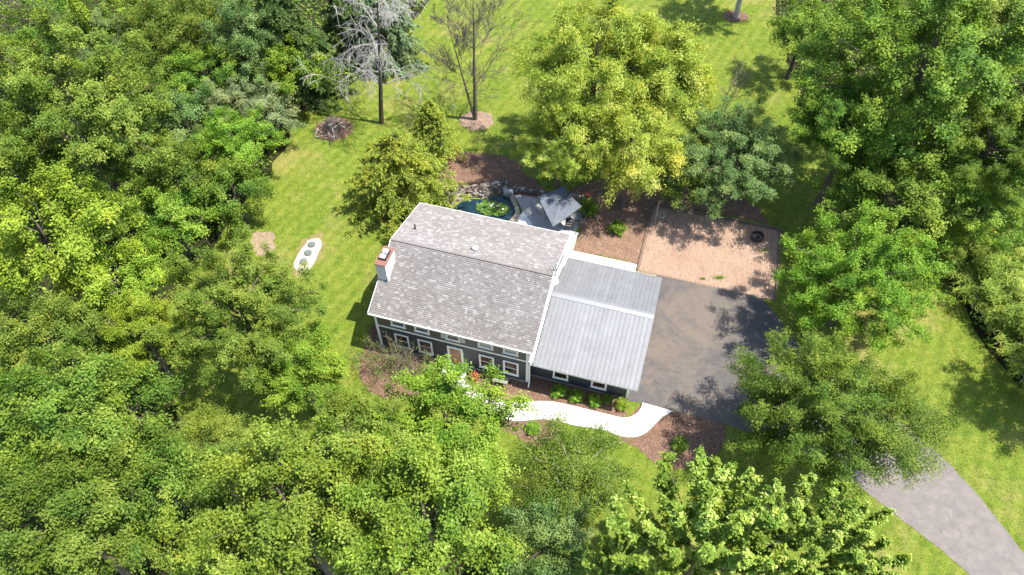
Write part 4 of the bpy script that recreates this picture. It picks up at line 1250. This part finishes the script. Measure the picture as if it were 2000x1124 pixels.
tree(250, 800, 8, 92, .8, 'glossy', 'green tree right of the large lower left maple', 'glossy')
tree(400, 885, 6, 88, .55, 'locust', 'feathery spreading tree below the shaded patch of grass', 'olive')
tree(120, 1030, 11, 150, .8, 'maple', 'leafy green maple in the bottom left corner', 'glossy', variant=1)
tree(325, 960, 8, 105, .85, 'glossy', 'dark-gapped green tree in the lower left middle', 'glossy', variant=1)
tree(430, 1090, 8, 95, .85, 'maple', 'green maple at the bottom edge left of the pale yellow maple', 'olive')
tree(560, 985, 10.5, 165, .85, 'maple', 'large pale yellow-green maple at the bottom left of centre', 'spring')
tree(830, 1010, 10.5, 165, .85, 'maple', 'large light green maple at the bottom, left of the grey-green tree', 'spring', variant=1)
tree(690, 868, 7.5, 108, .75, 'maple', 'mid-green maple between the two big pale maples', 'maple')
tree(872, 830, 7, 132, .72, 'maple', 'green maple in front of the front door and walkway', 'round')
tree(1068, 1065, 6, 80, .95, 'glossy', 'dark grey-green tree at the bottom edge beside the saplings', 'bluish')
tree(1120, 925, 4, 105, .62, 'sparse', 'sparse thin-leaved tree with pale branches on the front lawn', 'locust', bark='palebark')
tree(1040, 960, 4, 55, .7, 'sparse', 'thin wispy tree at the left of the sparse lawn tree', 'locust')

# ---- bottom right and right side
tree(1365, 1078, 9, 205, .95, 'spire', 'tall pale sapling maple with upright spires at the bottom edge', 'spire', variant=0)
tree(1585, 1088, 8.5, 165, .95, 'spire', 'pale spired sapling at the bottom, nearest the lane', 'spire', variant=1)
tree(1200, 1125, 7.5, 80, .9, 'spire', 'shorter pale spired sapling beside the grey-green tree', 'spire')
tree(1598, 800, 5.4, 162, .88, 'locust', 'large fine-leaved dark tree between the court and the lane', 'locust')
tree(1740, 830, 5.5, 105, .6, 'sparse', 'thin branching tree spreading over the lane', 'locust', bark='darkbark')
tree(1674, 548, 5.0, 150, .85, 'round', 'full round green tree at the right end of the court', 'round')
tree(1800, 140, 11, 228, .8, 'maple', 'huge dark green maple in the upper right', 'dark')
tree(1668, 245, 8, 120, .85, 'maple', 'dark green maple at the wood edge beyond the bluish tree', 'dark', variant=1)
tree(1930, 290, 9, 120, .9, 'maple', 'dark maple at the right edge of the picture', 'dark', variant=1)
tree(1730, 385, 6, 110, .75, 'maple', 'shaded dark maple above the full round tree', 'dark')
tree(1570, 60, 5, 62, .85, 'glossy', 'dark shrubby tree by the posts at the top right', 'dark')
tree(1925, 400, 5, 90, .8, 'glossy', 'dark bush-like tree at the right edge above the thicket', 'dark', variant=1)
tree(2165, 700, 6, 0, .85, 'maple', 'tree just outside the right edge that shades the lawn below the thicket', 'dark', rx=3.0)
tree(1905, 40, 10, 130, .8, 'maple', 'dark green maple in the top right corner', 'maple', variant=1)

# ---- behind the house
tree(1160, 150, 8.5, 155, .9, 'willow', 'large light yellow-green willow-like tree behind the pond', 'willow')
tree(1290, 150, 8, 105, .9, 'willow', 'light green tree joined to the right of the large willow-like tree', 'willow', variant=1)
tree(1095, 285, 5, 90, .66, 'round', 'green leafy tree overhanging the parasol', 'willow')
tree(1232, 290, 6, 92, .9, 'willow', 'golden-tipped tree in front of the large willow-like tree', 'gold')
tree(1425, 305, 4.8, 128, .7, 'round', 'bluish dark green tree behind the brick patio', 'bluish')
tree(1330, 345, 3.6, 60, .8, 'round', 'mid-green small tree between the golden tree and the bluish tree', 'glossy')
tree(1437, 32, 8, 0, .9, 'maple', 'pale-trunked tree standing in a mulch ring at the top', 'maple', bark='palebark', rx=3.6, name='lawn_tree') \
    .location = at(1437, 34, 0)
conifer(790, 400, 7.2, 130, 'hemlock', 'yellow-green hemlock behind the left end of the house', 'hemlock', 41, .8, .1)
conifer(850, 305, 5.6, 62, 'hemlock', 'slim hemlock right behind the wide hemlock', 'hemlock', 42, .8, .3)
conifer(590, 185, 12, 105, 'fir', 'tall dark fir at the top of the lawn', 'fir_tree', 43, .9, .35, leafl=.2)
conifer(765, 120, 9, 80, 'spruce', 'pale blue-green spruce behind the dead tree', 'spruce_tree', 44, .8, .3, leafl=.2)
conifer(690, 110, 10, 62, 'fir', 'narrow dark fir between the tall fir and the spruce', 'fir_tree', 45, .8, .3, leafl=.2)

# ---- leafless trees
bare_tree(745, 241, 'dead pale-twigged tree with drooping branches beside the brush pile', 3, 'palebark', [((1.5, .4), 13, .22)], 4, .6, .16)
bare_tree(928, 234, 'leafless dark brown tree in a pale mulch ring', 8, 'bark', [((.35, .5), 11.5, .19), ((-1.7, .3), 9, .13)], 4, .45, -.03)
bare_tree(1405, 232, 'leafless twigs standing above the bluish tree', 12, 'twig', [((.4, .3), 5.2, .06), ((1.0, -.2), 4.6, .05)], 2, .3, -.05, r0=.06)
bare_tree(245, 235, 'long leaning grey dead trunk in the upper left wood', 14, 'bark', [((-3.2, .8), 13, .17)], 2, .4, 0, name='dead_trunk')
bare_tree(110, 185, 'cluster of bare grey stems in the top left corner', 15, 'bark', [((-1.5, .5), 10, .1), ((-.2, .9), 9, .08), ((1.2, .4), 9.5, .08)], 2, .35, 0, name='dead_trunk')

def vine_trunk(px, py, h, lean, label, seed):
    rg = np.random.default_rng(seed); t = empty('vine_covered_trunk', at(px, py)); tag(t, label, 'tree', 'vine-covered trunks in the wood')
    pts = [Vector((lean[0] * f, lean[1] * f, h * f)) for f in np.linspace(0, 1, 8)]
    MB().tube(pts, [.2 - .1 * f for f in np.linspace(0, 1, 8)], 7).build('trunk', M['darkbark'], t)
    n = 4200; f = rg.uniform(.02, 1, n); a = rg.uniform(0, 6.28, n); r = .28 + .22 * rg.uniform(0, 1, n) + .12 * np.sin(f * 25)
    P = np.stack([lean[0] * f + r * np.cos(a), lean[1] * f + r * np.sin(a), h * f], 1)
    N = np.stack([np.cos(a), np.sin(a), .5 + 0 * a], 1) + rg.normal(0, .35, (n, 3))
    V, F = leaf_quads(P, N, rg.normal(0, 1, (n, 3)) - np.array([0, 0, .8]), .17, .15, rg)
    link('vine_leaves', mesh_np('vine_leaves', V, F, LEAF['yellow'], {'tint': np.repeat(rg.uniform(0, 1, n), 4)}), t)
vine_trunk(262, 195, 10.5, (-1.2, .3), 'bright green vine-covered trunk at the top of the left wood', 51)
vine_trunk(238, 262, 8, (-.9, .2), 'shorter vine-covered trunk below the leaning grey dead trunk', 52)

# ---- shrubs
def shrub(px, py, r, label, group, zc=None, mat='shrub', seed=0):
    return tree(px, py, zc or r * .75, 0, .85, 'shrub', label, mat, name='garden_shrub', group=group, rx=r, variant=seed % 3)
gname = 'clipped shrubs in the front mulch beds'
shrub(1091, 764, .42, 'leftmost green shrub along the garage wall', gname)
shrub(1125, 773, .40, 'second green shrub from the left along the garage wall', gname, seed=1)
shrub(1162, 782, .38, 'third green shrub from the left along the garage wall', gname, seed=2)
shrub(1189, 780, .30, 'dark small shrub in the shade close to the garage wall', gname, mat='dark', seed=1)
shrub(1217, 791, .38, 'yellow-green shrub nearest the garage corner and the court', gname, mat='yellow', seed=2)
shrub(1043, 837, .40, 'lone round shrub in the mulch bed south of the walkway', gname, seed=1)
shrub(1330, 870, .44, 'lone dark shrub in the shaded mulch bed by the court', gname, mat='dark')
shrub(1152, 408, .7, 'dark evergreen bush at the corner of the patio block walls', None, mat='dark', seed=1)
shrub(1206, 445, .55, 'loose grassy plant in the leaf-strewn bed behind the garage', None, mat='round', seed=2)
gt = 'arching bushes of the right-hand thicket'
for i, (px, py, r, lab) in enumerate(((1872, 505, 1.5, 'bright bush behind the upper end of the rail fence'), (1940, 555, 1.9, 'broad bush in the middle of the right-hand thicket'), (1985, 500, 1.9, 'broad back bush of the thicket beside the right edge'), (1985, 610, 1.7, 'bush behind the middle of the rail fence at the right edge'))):
    tree(px, py, 1.6, 0, .8, 'reed', lab, 'reed', name='thicket_shrub', group=gt, rx=r)
for i, (px, py, r, lab) in enumerate(((1850, 490, 1.5, 'arching bush at the top of the right-hand thicket, behind the round tree'), (1925, 525, 1.7, 'arching bush in the thicket just above the fence'), (1960, 480, 1.6, 'bush at the back of the thicket by the right edge'),
                                     (1965, 590, 1.7, 'arching bush leaning over the fence rails'), (2010, 555, 1.6, 'thicket bush cut by the right edge beside the fence'), (2005, 660, 1.6, 'lowest arching bush of the thicket at the right edge'), (1890, 460, 1.4, 'darker bush where the thicket meets the shaded maple'), (2050, 735, 1.6, 'thicket bush mostly beyond the right edge'))):
    tree(px, py, 1.3, 0, .8, 'reed', lab, 'reed' if i != 6 else 'round', name='thicket_shrub', group=gt, rx=r, variant=i % 2)

# leafless tangled shrub against the front wall
ls = empty('leafless_shrub', hw(-9, -1.4)); tag(ls, 'tangled leafless brown shrub against the left of the front wall', 'shrub')
rgp = random.Random(5); m = MB(); lo = hw(-9, -1.4); lp_ = []
for i in range(85):
    b = hw(rgp.uniform(-10.9, -6.6), rgp.uniform(-2.0, -.5)) - lo
    d = Vector((rgp.gauss(0, .45), rgp.gauss(-.1, .4), 1)).normalized(); l = rgp.uniform(1.3, 2.7)
    pts = [b]; q = b.copy()
    for k in range(5):
        d = (d + Vector((rgp.gauss(0, .14), rgp.gauss(0, .14), -.05))).normalized(); q = q + d * l / 5; pts.append(q.copy())
    m.tube(pts, [.022, .019, .016, .012, .008, .004], 4, False)
    for k in range(9):
        j = rgp.randint(1, 5); e = (d + Vector((rgp.gauss(0, .7), rgp.gauss(0, .7), rgp.gauss(.1, .4)))).normalized(); p2 = pts[j] + e * rgp.uniform(.25, .7)
        m.tube([pts[j], (pts[j] + p2) / 2 + Vector((rgp.gauss(0, .04), rgp.gauss(0, .04), .03)), p2], [.009, .007, .004], 3, False)
        if b.x < -.5 or rgp.random() < .25: lp_ += [p2, (p2 + pts[j]) / 2]
m.build('stems', M['twig'], ls)
P = np.repeat(np.array(lp_), 6, 0); rg = np.random.default_rng(3); P = P + rg.normal(0, .09, P.shape)
V, F = leaf_quads(P, rg.normal(0, .6, P.shape) + np.array([0, 0, .6]), rg.normal(0, 1, P.shape), .075, .045, rg)
link('leaves', mesh_np('leaves', V, F, LEAF['olive'], {'tint': np.repeat(rg.uniform(0, 1, len(P)), 4)}), ls)

# ------------------------------------------------------------------ small ground cover (nobody could count it)
rg = np.random.default_rng(77)
def scatter_view(n, y0=-21, y1=40):
    """points spread evenly over the ground in view"""
    Y = rg.uniform(y0, y1, n * 2); hwid = 30 + (Y + 21) * .42
    X = rg.uniform(-1, 1, n * 2) * 56; k = np.abs(X) < hwid
    return X[k][:n], Y[k][:n]
house_poly = [tuple(hw(*q)[:2]) for q in ((-10.6, -.1), (.1, -.1), (.1, .5), (6.7, .5), (6.7, 8.1), (.1, 8.1), (.1, 9.3), (-10.6, 9.3))]
brick_poly = [tuple(hw(*q)[:2]) for q in ((5, 11.3), (15.1, 11.3), (15.1, 18.7), (5, 18.7))]
back_poly = [tuple(hw(*q)[:2]) for q in ((-10.5, 9), (6.5, 9), (6.5, 18), (0, 18), (-7, 17.3), (-10.5, 14.5))]
not_lawn = [forest_left, forest_right, court, lane, walk_poly, house_poly, brick_poly, back_poly, gravel, ring1, ring2, ring3] + [b[0] for b in beds]
X, Y = scatter_view(270000)
k = np.ones(len(X), bool)
for p in not_lawn: k &= ~inside(p, X, Y)
X, Y = X[k], Y[k]; n = len(X)
cl = np.sin(X * .9 + np.sin(Y * .7)) * .2 + np.sin(Y * 1.3 + X * .4) * .15
A = rg.normal(0, .55, (n, 3)) + np.array([0, 0, .55]); N = rg.normal(0, 1, (n, 3)) * np.array([1, 1, .4]) + np.array([0, 0, .35])
V, F = leaf_quads(np.stack([X, Y, np.full(n, .035)], 1), N, A, .13, .035, rg, .05)
tag(link('lawn_grass', mesh_np('lawn_grass', V, F, M['blade'], {'tint': np.repeat(np.clip(.5 + cl + rg.normal(0, .22, n), 0, 1), 4)})), 'short mown grass blades covering the lawns', 'grass', kind='stuff')

# bark chips on the beds
XX = []; ZZ = []
for P, z in beds:
    a = np.array(P); lo_, hi_ = a.min(0), a.max(0); ar = np.prod(hi_ - lo_); n = int(ar * 150)
    x, y = rg.uniform(lo_[0], hi_[0], n), rg.uniform(lo_[1], hi_[1], n); q = inside(P, x, y)
    q &= ~inside(house_poly, x, y)
    XX.append(np.stack([x[q], y[q], np.full(q.sum(), z + .012)], 1))
P = np.concatenate(XX); n = len(P)
V, F = leaf_quads(P, rg.normal(0, .35, (n, 3)) + np.array([0, 0, 1]), rg.normal(0, 1, (n, 3)), .11, .035, rg, .05)
tag(link('bark_chips', mesh_np('bark_chips', V, F, M['chip'], {'tint': np.repeat(np.clip(rg.normal(.5, .25, n), 0, 1), 4)})), 'loose bark chips strewn over the mulch beds', 'bark chips', kind='stuff')

# low undergrowth below the trees of the woods
X, Y = rg.uniform(-62, 60, 70000), rg.uniform(-24, 48, 70000)
k = inside(forest_left, X, Y) | inside(forest_right, X, Y)
X, Y = X[k], Y[k]
lump = np.sin(X * .8) * np.sin(Y * .9 + X * .3) + np.sin(X * 1.9 + 2) * np.sin(Y * 1.7)
h = np.clip(.6 + lump * .5, .1, 1.6)
rep = 2; P = np.repeat(np.stack([X, Y, h], 1), rep, 0); n = len(P); P[:, 2] *= rg.uniform(.5, 1.1, n); P[:, :2] += rg.normal(0, .15, (n, 2))
V, F = leaf_quads(P, rg.normal(0, .5, (n, 3)) + np.array([0, 0, .9]), rg.normal(0, 1, (n, 3)), .28, .2, rg)
tag(link('undergrowth', mesh_np('undergrowth', V, F, LEAF['dark'], {'tint': np.repeat(rg.uniform(0, 1, n), 4)})), 'dark low leafy undergrowth on the floor of the woods', 'undergrowth', kind='stuff')

# weeds in the brick joints
for i, (px, py, r, lab) in enumerate(((1405, 543, .42, 'dark green weeds growing through the bricks near the court'), (1372, 545, .2, 'tiny tuft of weeds left of the dark weeds on the bricks'), (1492, 490, .28, 'thin weeds on the bricks below the fire ring'))):
    w = empty('weed', at(px, py, .03)); tag(w, lab, 'weeds')
    n = int(260 * r / .3); rr = np.abs(rg.normal(0, r * .5, n)); a = rg.uniform(0, 6.28, n)
    P = np.stack([rr * np.cos(a) * 1.3, rr * np.sin(a) * .6, .02 + rg.uniform(0, .05, n)], 1)
    V, F = leaf_quads(P, rg.normal(0, .5, (n, 3)) + np.array([0, 0, 1]), rg.normal(0, 1, (n, 3)), .08, .035, rg)
    link('leaves', mesh_np('leaves', V, F, LEAF['olive'], {'tint': np.repeat(rg.uniform(0, 1, n), 4)}), w)
